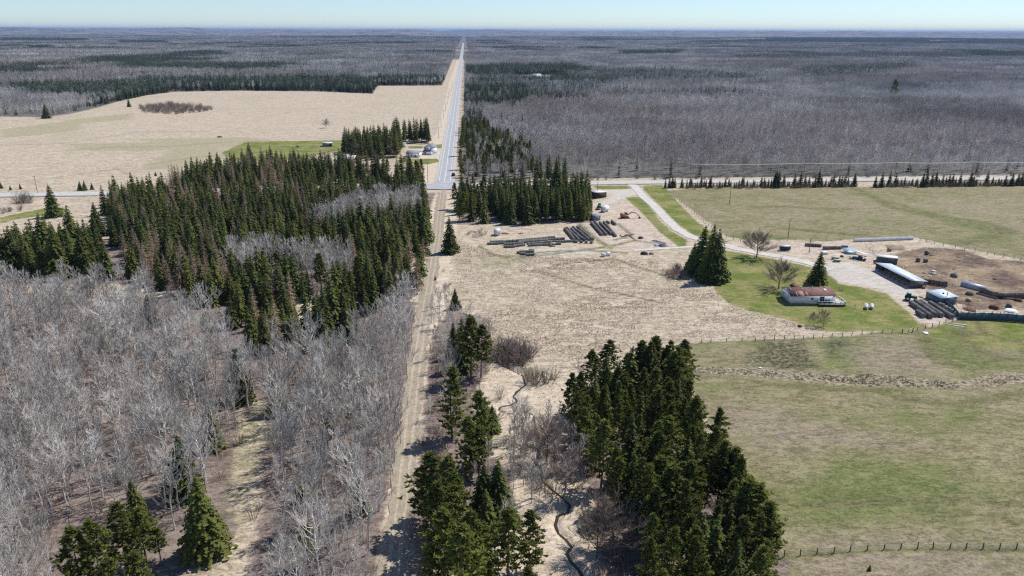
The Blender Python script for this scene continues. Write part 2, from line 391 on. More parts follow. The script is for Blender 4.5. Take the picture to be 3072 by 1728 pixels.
TRAILS = [(GP('f', pts), w_) for pts, w_ in (([(850, 195), (940, 225), (1050, 290), (1150, 350), (1500, 430), (1800, 460), (2000, 490), (2200, 560)], 2.2), ([(2200, 560), (1950, 640), (1750, 680)], 2.0), ([(0, 350), (250, 345), (500, 365), (800, 370)], 1.6), ([(100, 520), (500, 560), (900, 600)], 1.5))]
TRAILS += [(GP('j', pts), w_) for pts, w_ in (([(1560, 330), (1650, 480), (1800, 600), (1950, 640)], 1.4), ([(1850, 330), (2050, 440), (2300, 560), (2576, 600)], 1.2), ([(0, 800), (600, 850), (1100, 870), (1500, 960), (1900, 1010), (2576, 900)], 1.3), ([(1960, 190), (2020, 400), (2200, 500)], .9), ([(2100, 190), (2200, 330), (2576, 420)], .9))]
TRAILS += [(GP('n', pts), w_) for pts, w_ in (([(258, 1258), (1060, 1195), (1700, 1185), (2576, 1190)], .7), ([(2200, 870), (2350, 880), (2500, 940)], .6), ([(0, 700), (700, 780), (1500, 700), (2576, 760)], .8))]
TRAILS += [(GP('S6', pts), w_) for pts, w_ in (([(740, 700), (1300, 650), (1700, 600), (2000, 560), (2500, 480)], .8), ([(760, 660), (1400, 600), (1900, 590), (2576, 640)], .8), ([(1750, 130), (2050, 400), (2300, 560)], .9), ([(0, 520), (200, 650), (500, 720)], .7))]
TRAILS += [(GP('e', pts), w_) for pts, w_ in (([(700, 640), (860, 600), (740, 500)], .7), ([(640, 700), (900, 640), (1150, 690)], .7), ([(200, 850), (700, 800), (1300, 1000)], .5), ([(0, 900), (500, 1050), (1100, 1180)], .5))]
TRAILS += [(GP('T6', pts), w_) for pts, w_ in (([(0, 500), (700, 480), (1500, 355), (1900, 350), (2300, 350)], 1.6), ([(700, 560), (1300, 520), (1900, 510), (2576, 460)], 1.6), ([(1600, 720), (2100, 640), (2576, 600)], 1.4), ([(300, 900), (1300, 760), (1500, 860)], 1.4))]
v = np.full(c0 + 1, 0.0); b_t = np.zeros(Xn.shape)
for l_, w_ in TRAILS: b_t = np.maximum(b_t, np.clip(1.6 - line_d(Xn, Yn, l_) / (w_ * 1.25), 0, 1) * (.4 if l_[0].x < 0 else 1))
v[np.nonzero(near)[0]] = b_t; at = me.attributes.new("z_trail", 'FLOAT', 'POINT'); at.data.foreach_set("value", v.astype(np.float32))
# forest floor for everything beyond the fields
LEFTFIELD = GP('D', [(-1500, 300), (0, 293.8), (68, 293.8), (114, 296), (182, 286), (250, 270), (296, 256), (370, 240), (440, 231), (600, 228), (800, 230), (938, 236), (952, 216), (1127, 215), (1122, 240), (1112, 330), (1095, 440), (1080, 478), (300, 500), (0, 510), (-1500, 560)])
VERGE = GP('D', [(1330, 448), (1500, 449), (2000, 446), (2576, 440), (4000, 425), (4000, 520), (1330, 500)])
def forest_sd(x, y):
    cross_y = np.interp(x, [p.x for p in CROSS], [p.y for p in CROSS])
    s = np.minimum(y - cross_y - 9, 400)
    s = np.minimum(s, -seg_sd(x, y, LEFTFIELD)); s = np.minimum(s, -seg_sd(x, y, VERGE))
    s = np.minimum(s, np.where(x < HWX, HWX - x - 26, x - HWX - 11))
    return s
v = np.full(c0 + 1, 1.0); v[:c0] = np.where(near, -1, 1)
v[np.nonzero(near)[0]] = np.clip(forest_sd(Xn, Yn) / 6, -1, 1)
v[:c0] = np.where((Y < 300) & (r_ > 2600), -1, v[:c0])
at = me.attributes.new("z_forest", 'FLOAT', 'POINT'); at.data.foreach_set("value", v.astype(np.float32))

t = NT("ground_cover")
P = t.pos(); Ps = t.pos((1.0, 1.7, 1.0), rot=.5)
nb = t.noise(P, .012, 4, .6); nm = t.noise(P, .06, 4, .6); nf = t.noise(Ps, .55, 5, .72, 1.2); nn = t.noise(P, 1.9, 4, .7)
ne = t.noise(P, .35, 4, .65)
def zone(k, amp=.8, w_=.12, e=ne):
    a = t.math('ADD', t.attr('z_' + k), t.math('MULTIPLY', t.math('SUBTRACT', e, .5), amp * 2))
    return t.ramp(a, -w_, w_)
nw = t.noise(t.pos((1.0, 2.6, 1.0), rot=.25), .13, 4, .65, 1.5)
grain = t.ramp(t.math('ADD', t.math('MULTIPLY', t.ramp(nf, .3, .7), .45), t.math('ADD', t.math('MULTIPLY', t.ramp(nn, .3, .7), .25), t.math('MULTIPLY', t.ramp(nw, .3, .7), .3))), .33, .67)
dry = t.mix(grain, (.28, .22, .15), (.64, .535, .405))
dry = t.mix(t.ramp(nm, .52, .74, 0, .4), dry, t.mix(grain, (.27, .25, .13), (.46, .41, .25)))
dry = t.mix(t.ramp(nb, .53, .72, 0, .28), dry, (.30, .27, .15))
c = dry
reed = t.mix(grain, (.44, .35, .25), (.68, .58, .45)); c = t.mix(zone('reed', .5), c, reed)
ol = t.mix(grain, (.135, .118, .055), (.33, .285, .16))
ol = t.mix(t.ramp(nm, .48, .66, 0, .8), ol, t.mix(grain, (.10, .125, .03), (.20, .205, .07)))
ol = t.mix(t.ramp(nb, .47, .66, 0, .6), ol, t.mix(grain, (.19, .15, .09), (.40, .33, .22)))
ol = t.mix(t.math('MULTIPLY', t.ramp(t.attr('z_lush'), -.9, .3), t.ramp(ne, .3, .52, .25, 1)), ol, t.mix(grain, (.08, .10, .025), (.205, .215, .075)))
ol = t.mix(t.math('MULTIPLY', t.ramp(t.attr('z_bare'), -.8, .8), t.ramp(ne, .3, .6)), ol, t.mix(grain, (.17, .13, .09), (.36, .29, .21)))
c = t.mix(zone('olive', .3), c, ol)
c = t.mix(t.math('MULTIPLY', t.ramp(t.attr('z_faint'), -.8, .8), t.ramp(nw, .35, .65, .1, .8)), c, t.mix(grain, (.15, .15, .05), (.36, .34, .17)))
gr = t.mix(grain, (.085, .125, .018), (.17, .20, .035)); gr = t.mix(t.ramp(t.noise(P, .09, 4, .65), .40, .60, 0, .9), gr, t.mix(grain, (.19, .17, .055), (.34, .295, .13)))
c = t.mix(zone('green', .25, .1), c, gr)
st = t.mix(grain, (.34, .26, .19), (.64, .54, .43)); c = t.mix(zone('straw', .35), c, st)
di = t.mix(grain, (.42, .37, .31), (.62, .57, .50)); c = t.mix(zone('dirt', .3), c, di)
mu = t.mix(t.ramp(nm, .4, .6), t.mix(grain, (.055, .035, .025), (.19, .125, .085)), t.mix(grain, (.20, .13, .08), (.46, .35, .21)))
mu = t.mix(t.ramp(ne, .5, .62, 0, .6), mu, (.22, .19, .17)); c = t.mix(zone('mud', .5), c, mu)
c = t.mix(t.math('MULTIPLY', zone('weeds', .6, .4), t.ramp(t.noise(P, .8, 4, .7), .38, .54)), c, t.mix(grain, (.03, .035, .016), (.11, .11, .05)))
tu = t.mix(t.ramp(t.noise(P, .9, 3, .6), .42, .58), (.13, .11, .06), (.40, .33, .23)); c = t.mix(zone('tussock', .35), c, tu)
li = t.mix(grain, (.115, .085, .07), (.30, .235, .20)); li = t.mix(t.ramp(nm, .45, .7, 0, .5), li, (.34, .275, .21))
lim = t.math('MULTIPLY', zone('litter', .4), t.math('SUBTRACT', 1.0, zone('unlitter', .4)))
c = t.mix(lim, c, li)
fo = t.mix(t.ramp(t.noise(P, .0022, 4, .6), .4, .62), (.25, .22, .205), (.06, .07, .055)); fo = t.mix(t.ramp(nf, .3, .7, 0, .4), fo, (.16, .13, .115))
c = t.mix(t.ramp(t.attr('z_forest'), -.1, .4), c, fo)
c = t.mix(t.math('MULTIPLY', t.attr('z_trail'), t.ramp(ne, .3, .5, .35, .95)), c, t.mix(grain, (.085, .085, .03), (.22, .20, .09)))
c = t.mix(t.math('MULTIPLY', t.ramp(t.attr('z_soft'), -.6, .9), t.ramp(ne, .35, .6, .15, .9)), c, t.mix(grain, (.095, .115, .03), (.21, .215, .08)))
t.col(c)
t.bump(t.math('ADD', t.math('MULTIPLY', nf, .7), t.math('MULTIPLY', nn, .35)), .55, .8)
me.materials.append(t.m)
g = bpy.data.objects.new("ground", me); COL.objects.link(g); tag(g, kind='structure', label='dry grass, pasture and forest floor reaching to the horizon')

# ---------------------------------------------------------------- strips laid on the ground
def sheet(name, pts, w0, w1=None, z=.02, step=None, mat=None, wob=0.0):
    """a strip following a line; half widths left and right"""
    w1 = w0 if w1 is None else w1
    P_ = [np.array((p[0], p[1])) for p in pts]; out = []
    for a, b in zip(P_[:-1], P_[1:]):
        n_ = max(1, int(np.linalg.norm(b - a) / (step or 1e9)))
        out += [a + (b - a) * i / n_ for i in range(n_)]
    out.append(P_[-1]); out = np.array(out)
    tg = np.gradient(out, axis=0); tg /= np.linalg.norm(tg, axis=1)[:, None] + 1e-9
    nrm = np.stack([tg[:, 1], -tg[:, 0]], 1)
    g_ = np.random.default_rng(len(out))
    wa = w0 + wob * g_.uniform(-1, 1, len(out)); wb = w1 + wob * g_.uniform(-1, 1, len(out))
    A = out - nrm * wa[:, None]; B = out + nrm * wb[:, None]
    V_ = np.vstack([np.c_[A, np.full(len(A), z)], np.c_[B, np.full(len(B), z)]]); n_ = len(out)
    Q_ = [(i, n_ + i, n_ + i + 1, i + 1) for i in range(n_ - 1)]
    o = bpy.data.objects.new(name, mesh_np(name, V_, [np.array(Q_)], [mat])); COL.objects.link(o)
    return tag(o, kind='structure')
def road_mat(name, a, b, streak=True):
    t = NT(name); P = t.pos(); n1 = t.noise(P, .25, 5, .7); n2 = t.noise(P, 3.0, 3, .6)
    c = t.mix(t.ramp(n1, .35, .65), a, b); c = t.mix(t.ramp(n2, .45, .6, 0, .3), c, tuple(x * .7 for x in a))
    t.col(c).rough(.85); t.bump(n2, .03, .4); return t.m
M['asphalt'] = road_mat('worn_asphalt', (.33, .335, .34), (.45, .45, .455))
M['shoulder'] = road_mat('gravel_shoulder', (.44, .40, .35), (.56, .52, .46))
M['gravel'] = road_mat('gravel', (.50, .46, .41), (.64, .60, .545))
M['paint'] = plain('road_paint', (.80, .80, .78), .7, .05)
M['track'] = None
cross = [Vector((p.x, p.y, 0)) for p in CROSS]
ZR = .30
hw_s = [Vector((HWX, ix.y - 4, 0)), Vector((HWX, 6200, 0))]
o = sheet('road_shoulder', hw_s, 6.2, 6.2, ZR, 60, M['shoulder'], .25)
o = sheet('road', hw_s, 4.6, 4.6, ZR + .05, 200, M['asphalt'])
o = sheet('crossroad_shoulder', cross, 6.0, 6.0, ZR + .004, 30, M['shoulder'], .3)
o = M['pale_road'] = road_mat('pale_worn_asphalt', (.45, .425, .385), (.60, .57, .52))
o = sheet('crossroad', cross, 4.3, 4.3, ZR + .06, None, M['pale_road'])
# splay of the junction
jm = MB(); y0 = ix.y
pts = [(-19, 0), (-8, 8), (-5.4, 16), (-5, 30), (5, 30), (5.4, 16), (8, 8), (19, 0), (12, -8.5), (0, -11.5), (-12, -8.5)]
n_ = len(pts); jm.add([(HWX + a, y0 + b, ZR + .085) for a, b in pts] + [(HWX, y0 + 3, ZR + .085)], [(i, n_, (i + 1) % n_) for i in range(n_)])
tag(jm.build('junction', M['asphalt']), kind='structure')
def marking(name, pts, w_, z): return sheet(name, pts, w_, w_, z, None, M['paint'])
hp = Vector((HWX, ix.y + 16, 0)); he = Vector((HWX, 3000, 0))
for dx in (-3.5, 3.5): marking('edge_line', [hp + Vector((dx, 0, 0)), he + Vector((dx, 0, 0))], .11, ZR + .1)
marking('centre_line', [hp + Vector((-.12, -4, 0)), he + Vector((-.12, 0, 0))], .09, ZR + .1)
marking('centre_line', [hp + Vector((.16, -4, 0)), he + Vector((.16, 0, 0))], .07, ZR + .1)
off = []
for a, b in zip(cross[:-1], cross[1:]):
    d = (b - a).normalized(); off.append(Vector((d.y, -d.x, 0)))
off.append(off[-1])
for s_ in (-3.4, 0, 3.4): marking('edge_line', [p + n_ * s_ for p, n_ in zip(cross, off)][1:], .1, ZR + .1)
marking('stop_line', [Vector((HWX, ix.y + 12, 0)), Vector((HWX, ix.y + 12.5, 0))], 3.4, ZR + .104)
# grassy track with wheel ruts
t = NT('grass_track'); P = t.pos(); n1 = t.noise(P, .5, 5, .7); n2 = t.noise(P, 2.5, 3, .6)
t.col(t.mix(t.ramp(n1, .38, .62), t.mix(t.ramp(n2, .35, .65), (.22, .185, .135), (.33, .285, .21)), t.mix(t.ramp(n2, .35, .65), (.31, .25, .185), (.46, .39, .30))))
t.bump(n2, .2, .6); M['track'] = t.m
t = NT('track_rut'); P = t.pos(); n1 = t.noise(P, .9, 4, .7)
t.col(t.mix(t.ramp(n1, .35, .65), (.33, .275, .205), (.50, .43, .335))); M['rut'] = t.m
sheet('track', TRACK, 2.6, 2.6, .12, 2.5, M['track'], .6)
trk = np.array([(p.x, p.y) for p in TRACK]); 
for s_ in (-.95, .85):
    pp = []
    for i_, p in enumerate(TRACK):
        q_ = TRACK[min(i_ + 1, len(TRACK) - 1)] - TRACK[max(i_ - 1, 0)]; q_.normalize()
        pp.append(p + Vector((q_.y, -q_.x, 0)) * s_)
    sheet('wheel_rut', pp, .3, .3, .135, 2.2, M['rut'], .2)
sheet('driveway', DRIVE, 2.5, 2.5, .12, 3, M['gravel'], .25)
sheet('driveway', GP('e', [(870, 730), (1100, 715), (1330, 700), (1500, 690)]), 1.3, 1.3, .115, 3, M['gravel'], .2)
# water in the creek
t = NT('creek_water'); t.col((.045, .038, .028)).rough(.2); t.b.inputs["Specular IOR Level"].default_value = .3; M['water'] = t.m
for c_ in CREEK: sheet('creek_water', c_, .3, .3, -.45, 1.2, M['water'], .22)
# ---------------------------------------------------------------- tree meshes
def spray_tree(seed, h, rad, levels, nb, ns, z0=.06, droop=.35, width=.30, rise=.0, power=.9, hang=True, jitter=.18, tubes=False, tipw=.12):
    g_ = np.random.default_rng(seed); V = []; T = []; n = 0
    for i in range(levels):
        f = (i + g_.uniform(0, .9)) / levels
        z = h * (z0 + (1 - z0) * f)
        L0 = rad * (1 - f) ** power * (1 + .0 * f) + .12
        a0 = g_.uniform(0, 6.28)
        k = max(4, int(round(nb * (1 - .45 * f))))
        for j in range(k):
            a = a0 + j / k * 6.283 + g_.normal(0, .22)
            L = L0 * g_.uniform(1 - jitter * 2, 1 + jitter)
            zz = z + g_.normal(0, h / levels * .45)
            dx, dy = math.cos(a), math.sin(a); lx, ly = -dy, dx
            def sp(t): return np.array((dx * L * t, dy * L * t, zz + rise * L * t - droop * L * t * t))
            for s_ in range(ns):
                t = (s_ + .5) / ns; dt = .62 / ns
                p0, p1 = sp(max(0, t - dt)), sp(min(1.05, t + dt)); pm = sp(t)
                w_ = (width * L * (1.15 - t) + tipw) * g_.uniform(.7, 1.2)
                for sg in (-1, 1):
                    q_ = pm + np.array((lx * sg * w_ + dx * .35 * w_, ly * sg * w_ + dy * .35 * w_, -.25 * w_ + g_.normal(0, .08)))
                    V += [p0, p1, q_]; T.append((n, n + 1, n + 2)); n += 3
                if hang:
                    q_ = pm + np.array((g_.normal(0, .08), g_.normal(0, .08), -(.22 + .12 * L) * g_.uniform(.6, 1.3)))
                    V += [p0, p1, q_]; T.append((n, n + 1, n + 2)); n += 3
    return np.array(V), np.array(T)

def mk(name, V, T, mat): return mesh_np(name, V, [T], [mat])
def trunk_mesh(name, h, r, mat, n=5, bend=0.0, seed=0):
    b = MB(); g_ = np.random.default_rng(seed); p = np.zeros(3); 
    for i in range(3):
        q_ = np.array((g_.normal(0, bend), g_.normal(0, bend), h * (i + 1) / 3)); q_[:2] += p[:2]
        b.tube(p - (0, 0, .3 if i == 0 else 0), q_, r * (1 - i / 3.2), r * (1 - (i + 1) / 3.2), n); p = q_
    return b.mesh(name, mat)

def pine_mesh(seed, h, rad, zlo=.34, nbr=74, k=5, tri=7, ts=.62):
    g_ = np.random.default_rng(seed); V = []; T = []; n = 0
    for i in range(nbr):
        f = (i + g_.uniform(0, 1)) / nbr
        z = h * (zlo + (1 - zlo) * f)
        prof = rad * min(1.0, (1 - f) ** .62 * 1.15) * (0.6 + .4 * min(1, f * 4))
        a = i * 2.4 + g_.normal(0, .5); L = prof * g_.uniform(.6, 1.12)
        for j in range(k):
            t = .35 + .65 * (j + g_.uniform(0, .8)) / k
            c_ = np.array((math.cos(a) * L * t, math.sin(a) * L * t, z + .28 * L * t * t + g_.normal(0, .12)))
            c_[:2] += g_.normal(0, .12 * L, 2)
            for _ in range(tri):
                d = g_.normal(0, 1, 3); d[2] = abs(d[2]) * .8 + .1; d /= np.linalg.norm(d)
                s_ = np.cross(d, g_.normal(0, 1, 3)); s_ /= np.linalg.norm(s_)
                sz = ts * g_.uniform(.6, 1.15)
                V += [c_ - s_ * sz * .28, c_ + s_ * sz * .28, c_ + d * sz]; T.append((n, n + 1, n + 2)); n += 3
    return np.array(V), np.array(T)

def aspen(seed, h=14.0, spread=2.6, limbs=20, subs=5, twigs=5, r=.13, tr=.021, zlo=.34, nside=3, up=1.15, lr=.055):
    """bare tree: returns (trunk MB, crown MB)"""
    g_ = np.random.default_rng(seed); tk = MB(); cr = MB()
    pts = [np.array((0, 0, -.3))]; x = np.zeros(2)
    for i in range(5):
        x = x + g_.normal(0, .012 * h, 2); pts.append(np.array((x[0], x[1], h * .93 * (i + 1) / 5)))
    for i in range(5): tk.tube(pts[i], pts[i + 1], r * (1 - i / 5.6), r * (1 - (i + 1) / 5.6), 5)
    def at(f): 
        f = min(.999, max(0, f)) * 5; i = int(f); return pts[i] + (pts[i + 1] - pts[i]) * (f - i)
    def dirv(a, e): return np.array((math.cos(a) * math.cos(e), math.sin(a) * math.cos(e), math.sin(e)))
    for i in range(limbs):
        f = zlo + (1 - zlo) * ((i + g_.uniform(0, .8)) / limbs)
        p = at(f); a = i * 2.4 + g_.normal(0, .4); e = g_.uniform(.45, .9) * up * (0.75 + .4 * f)
        L = spread * (1.25 - .85 * ((f - zlo) / (1 - zlo)) ** 1.3) * g_.uniform(.6, 1.2) * 1.25
        m_ = p + dirv(a, e * .8) * L * .5; q_ = m_ + dirv(a + g_.normal(0, .25), e * 1.25) * L * .5
        cr.tube(p, m_, lr, lr * .65, nside); cr.tube(m_, q_, lr * .65, lr * .3, nside)
        for j in range(subs):
            t = g_.uniform(.25, 1.0); b = p + (m_ - p) * t * 2 if t < .5 else m_ + (q_ - m_) * (t - .5) * 2
            a2 = a + g_.choice((-1, 1)) * g_.uniform(.3, 1.1); e2 = min(1.5, e + g_.normal(.18, .18)); l2 = L * g_.uniform(.3, .55)
            c_ = b + dirv(a2, e2) * l2
            cr.tube(b, c_, tr * 1.35, tr, nside)
            for k in range(twigs):
                u = g_.uniform(.2, 1.0); b3 = b + (c_ - b) * u
                a3 = a2 + g_.normal(0, .8); e3 = min(1.55, e2 + g_.normal(.14, .2)); l3 = l2 * g_.uniform(.4, .85) + .2
                cr.tube(b3, b3 + dirv(a3, e3) * l3, tr, tr * .5, nside)
    return tk, cr

def shrub_mb(seed, h=3.0, w_=1.6, stems=34, tw=4, r=.03):
    g_ = np.random.default_rng(seed); b = MB()
    for i in range(stems):
        a = g_.uniform(0, 6.28); s_ = g_.uniform(0, .35) * w_; e = g_.uniform(.75, 1.5)
        p = np.array((math.cos(a) * s_, math.sin(a) * s_, -.1)); L = h * g_.uniform(.6, 1.1)
        d = np.array((math.cos(a) * math.cos(e), math.sin(a) * math.cos(e), math.sin(e)))
        q_ = p + d * L; b.tube(p, q_, r, r * .5, 3)
        for k in range(tw):
            t = g_.uniform(.35, .95); c_ = p + (q_ - p) * t; v_ = d + g_.normal(0, .38, 3); v_[2] = abs(v_[2])
            b.tube(c_, c_ + v_ / np.linalg.norm(v_) * L * g_.uniform(.18, .4), r * .6, r * .35, 3)
    return b

VAR = {}      # kind -> list of (base height, [(part name, mesh), ...])
VAR['spruce'] = []
for s_ in range(5):
    V_, T_ = spray_tree(10 + s_, 14, (2.9, 3.3, 2.5, 3.1, 3.5)[s_], 25, 12, 4, power=.82)
    VAR['spruce'].append((14, [('crown', mk('spruce_crown', V_, T_, M['spruce'])), ('trunk', trunk_mesh('spruce_trunk', 13.4, .2, M['trunk']))]))
for s_ in range(3):
    V_, T_ = spray_tree(110 + s_, 14, (2.7, 3.0, 2.5)[s_], 33, 15, 6, power=.82, width=.24)
    VAR['spruce'].append((14, [('crown', mk('spruce_crown', V_, T_, M['spruce'])), ('trunk', trunk_mesh('spruce_trunk', 13.4, .22, M['trunk']))]))
VAR['narrow'] = []
for s_ in range(3):
    V_, T_ = spray_tree(30 + s_, 15, (1.9, 2.2, 2.4)[s_], 25, 9, 3, z0=.16, power=.7)
    VAR['narrow'].append((15, [('crown', mk('spruce_crown', V_, T_, M['spruce'])), ('trunk', trunk_mesh('spruce_trunk', 14.4, .18, M['trunk']))]))
VAR['larch'] = []
for s_ in range(3):
    V_, T_ = spray_tree(40 + s_, 14, (2.4, 2.8, 2.2)[s_], 24, 11, 5, z0=.1, droop=.15, width=.22, power=.85, hang=True, tipw=.05)
    kp = np.random.default_rng(s_).uniform(size=len(T_)) < .8
    # thin, twiggy sprays
    Tk = T_[kp]; W = V_.copy(); c3 = (V_[T_[:, 0]] + V_[T_[:, 1]]) / 2
    W[T_[:, 0]] = c3 + (V_[T_[:, 0]] - c3) * .4; W[T_[:, 1]] = c3 + (V_[T_[:, 1]] - c3) * .4
    VAR['larch'].append((14, [('crown', mk('tamarack_crown', W, Tk, M['larch'])), ('trunk', trunk_mesh('tamarack_trunk', 13.4, .17, M['trunk']))]))
VAR['pine'] = []
for s_ in range(4):
    V_, T_ = pine_mesh(50 + s_, 14, (2.9, 3.3, 2.6, 3.1)[s_], (.30, .22, .36, .12)[s_])
    VAR['pine'].append((14, [('crown', mk('pine_crown', V_, T_, M['pine'])), ('trunk', trunk_mesh('pine_trunk', 13.2, .19, M['trunk'], bend=.1, seed=s_))]))
VAR['aspen'] = []
for s_ in range(6):
    a_, b_ = aspen(60 + s_, r=.17, lr=.075, limbs=20, up=1.32, twigs=6, tr=.0195, spread=(2.4, 3.0, 2.0, 2.7, 1.7, 3.3)[s_], zlo=(.34, .3, .42, .36, .5, .28)[s_])
    VAR['aspen'].append((14, [('crown', b_.mesh('aspen_crown', M['aspen_twig'])), ('trunk', a_.mesh('aspen_trunk', M['aspen_bark']))]))
VAR['yard'] = []
a_, b_ = aspen(80, h=9, spread=4.4, limbs=24, subs=11, twigs=11, zlo=.2, r=.26, up=.72, tr=.022, lr=.075)
VAR['yard'].append((9, [('crown', b_.mesh('bare_crown', M['shrub'])), ('trunk', a_.mesh('bare_trunk', M['trunk']))]))
a_, b_ = aspen(81, h=9, spread=3.2, limbs=20, subs=9, twigs=9, zlo=.12, r=.16, up=.9, tr=.02, lr=.06)
VAR['yard'].append((9, [('crown', b_.mesh('bare_crown', M['shrub'])), ('trunk', a_.mesh('bare_trunk', M['trunk']))]))
VAR['shrub'] = [(3, [('stems', shrub_mb(90 + s_, w_=1.5 + s_ * .3).mesh('shrub_stems', M['shrub']))]) for s_ in range(3)]
VAR['brush'] = [(1.6, [('stems', shrub_mb(95 + s_, h=1.6, w_=1.2, stems=26, tw=3, r=.02).mesh('brush_stems', M['brush']))]) for s_ in range(2)]

# ---------------------------------------------------------------- where the trees stand
TREES = []     # (x, y, height, kind, label, group, solo)
def inpoly(p, poly):
    return bool(seg_sd(np.array([p[0]]), np.array([p[1]]), poly)[0] > 0)
def fill(poly, spacing, jit=.42, seed=0, keep=1.0):
    g_ = np.random.default_rng(seed); P_ = np.array([(p[0], p[1]) for p in poly])
    x0, y0 = P_.min(0); x1, y1 = P_.max(0)
    gx, gy = np.meshgrid(np.arange(x0, x1, spacing), np.arange(y0, y1, spacing * .9))
    gx = gx + (np.arange(gx.shape[0]) % 2)[:, None] * spacing / 2
    gx = gx + g_.uniform(-jit, jit, gx.shape) * spacing; gy = gy + g_.uniform(-jit, jit, gy.shape) * spacing
    X_, Y_ = gx.ravel(), gy.ravel(); k = (seg_sd(X_, Y_, poly) > 0) & (g_.uniform(size=X_.size) < keep)
    return list(zip(X_[k], Y_[k]))
def near_line(x, y, pts, d): return float(line_d(np.array([x]), np.array([y]), pts)[0]) < d
def T(x, y, h, kind, label, group=None, solo=False):
    TREES.append([x, y, h, kind, label, group, solo])
def one(reg, b, t, kind, label, group=None, hh=None):
    p = G(reg, *b); T(p.x, p.y, hh or HT(reg, b, t), kind, label, group, True)

rs = random.Random(3)
# big mixed conifer stand left of the track
A1 = GP('D', [(262, 575), (262, 505), (420, 500), (700, 493), (1072, 486), (1080, 560), (1072, 650), (1050, 740), (990, 765), (930, 800), (880, 865), (800, 905), (700, 915), (640, 900), (560, 800), (470, 760), (330, 715), (300, 640)])
A2 = GP('D', [(380, 482), (450, 452), (560, 440), (620, 420), (720, 425), (860, 432), (960, 440), (1010, 447), (1055, 455), (1065, 462), (700, 473)])
PALE = [GP('D', [(575, 668), (690, 668), (680, 715), (600, 715)]), GP('D', [(790, 590), (880, 545), (960, 530), (1062, 535), (1066, 560), (960, 575), (860, 590), (800, 610)]),
        GP('D', [(700, 680), (880, 680), (890, 735), (800, 745), (720, 715)])]
hole = [GP('D', [(735, 760), (860, 760), (870, 800), (760, 820)]), GP('c', [(930, 470), (1010, 470), (1010, 560), (930, 600)]), GP('D', [(600, 745), (660, 740), (670, 770), (610, 775)])]
LARCH_TOP = GP('D', [(470, 470), (560, 430), (780, 430), (760, 520), (560, 570), (380, 560)])
LARCH_LOWER = GP('D', [(250, 640), (520, 640), (620, 800), (440, 790), (240, 740)])
for A_, sd_ in ((A1, 1), (A2, 2)):
    for x, y in fill(A_, 5.1 if sd_ == 1 else 5.8, seed=sd_):
        if near_line(x, y, CROSS, 10): continue
        if rs.random() < .07 or (seg_sd(np.array([x]), np.array([y]), A_)[0] < 5 and rs.random() < .35): continue
        if any(inpoly((x, y), p) for p in PALE + hole): continue
        u = rs.random(); h = rs.uniform(8, 16) if rs.random() < .3 else rs.uniform(12, 17.5)
        if u < (.42 if inpoly((x, y), LARCH_LOWER) else (.36 if inpoly((x, y), LARCH_TOP) else .17)): T(x, y, max(12, h), 'larch', 'tawny leafless tamarack in the conifer stand left of the track', 'tamaracks in the stand left of the track')
        elif u < .27 and x > G('D', 880, 700).x * 1.2: T(x, y, h, 'pine', 'dark pine near the right edge of the big conifer stand', 'pines in the stand left of the track')
        elif u < .36: T(x, y, h * 1.05, 'narrow', 'narrow dark spruce in the conifer stand left of the track', 'narrow spruces in the stand left of the track')
        else: T(x, y, h, 'spruce', 'dark green spruce packed in the big stand left of the track', 'spruces in the stand left of the track')
for k_, p_ in enumerate(PALE):
    for x, y in fill(p_, 4.6, seed=20 + k_):
        T(x, y, rs.uniform(12, 16), 'aspen', ['bright bare aspen in the pale clump walled in by spruces', 'pale bare aspen in the row among spruces near the crossroad', 'bare aspen in the clump between spruces beside the track'][k_], ['aspens in the bright clump inside the stand', 'aspens in the row inside the stand', 'aspens inside the stand near the track'][k_])
# grove of spruces on the right of the track, before the crossroad
for x, y in fill(GP('D', [(1232, 500), (1478, 492), (1493, 556), (1300, 566), (1234, 562)]), 5.0, seed=5, keep=.9):
    T(x, y, rs.uniform(13, 17), 'narrow' if rs.random() < .45 else 'spruce', 'tall dark spruce in the grove behind the hay bale yard', 'spruces in the grove behind the bale yard')
for x, y in fill(GP('D', [(1140, 496), (1225, 500), (1225, 562), (1150, 566)]), 6.2, seed=6):
    T(x, y, rs.uniform(12, 16), 'pine' if rs.random() < .5 else 'spruce', 'conifer in the loose group between track and spruce grove', 'loose conifers beside the track by the crossroad')
for x, y in fill(GP('D', [(1158, 452), (1162, 330), (1215, 325), (1250, 350), (1330, 395), (1345, 452)]), 7.2, seed=7, keep=.66):
    if near_line(x, y, CROSS, 11): continue
    T(x, y, rs.uniform(11, 17), 'pine' if rs.random() < .3 else 'narrow', 'dark conifer in the woods right of the highway', 'conifers right of the highway beyond the crossroad')
for x, y in fill(GP('D', [(1170, 452), (1180, 350), (1250, 350), (1330, 395), (1345, 452)]), 7, seed=77, keep=.6):
    if not near_line(x, y, CROSS, 11): T(x, y, rs.uniform(9, 14), 'aspen', 'bare aspen among the conifers right of the highway', 'aspens right of the highway')
for x, y in fill(GP('D', [(1340, 455), (1425, 453), (1440, 462), (1350, 462)]), 6, seed=8): T(x, y, 17, 'narrow', 'tall spruce above the grove on the crossroad verge', 'tall spruces behind the grove')
one('D', (1400, 520), (1400, 400), 'spruce', 'tallest dark spruce rising from the back of the grove')
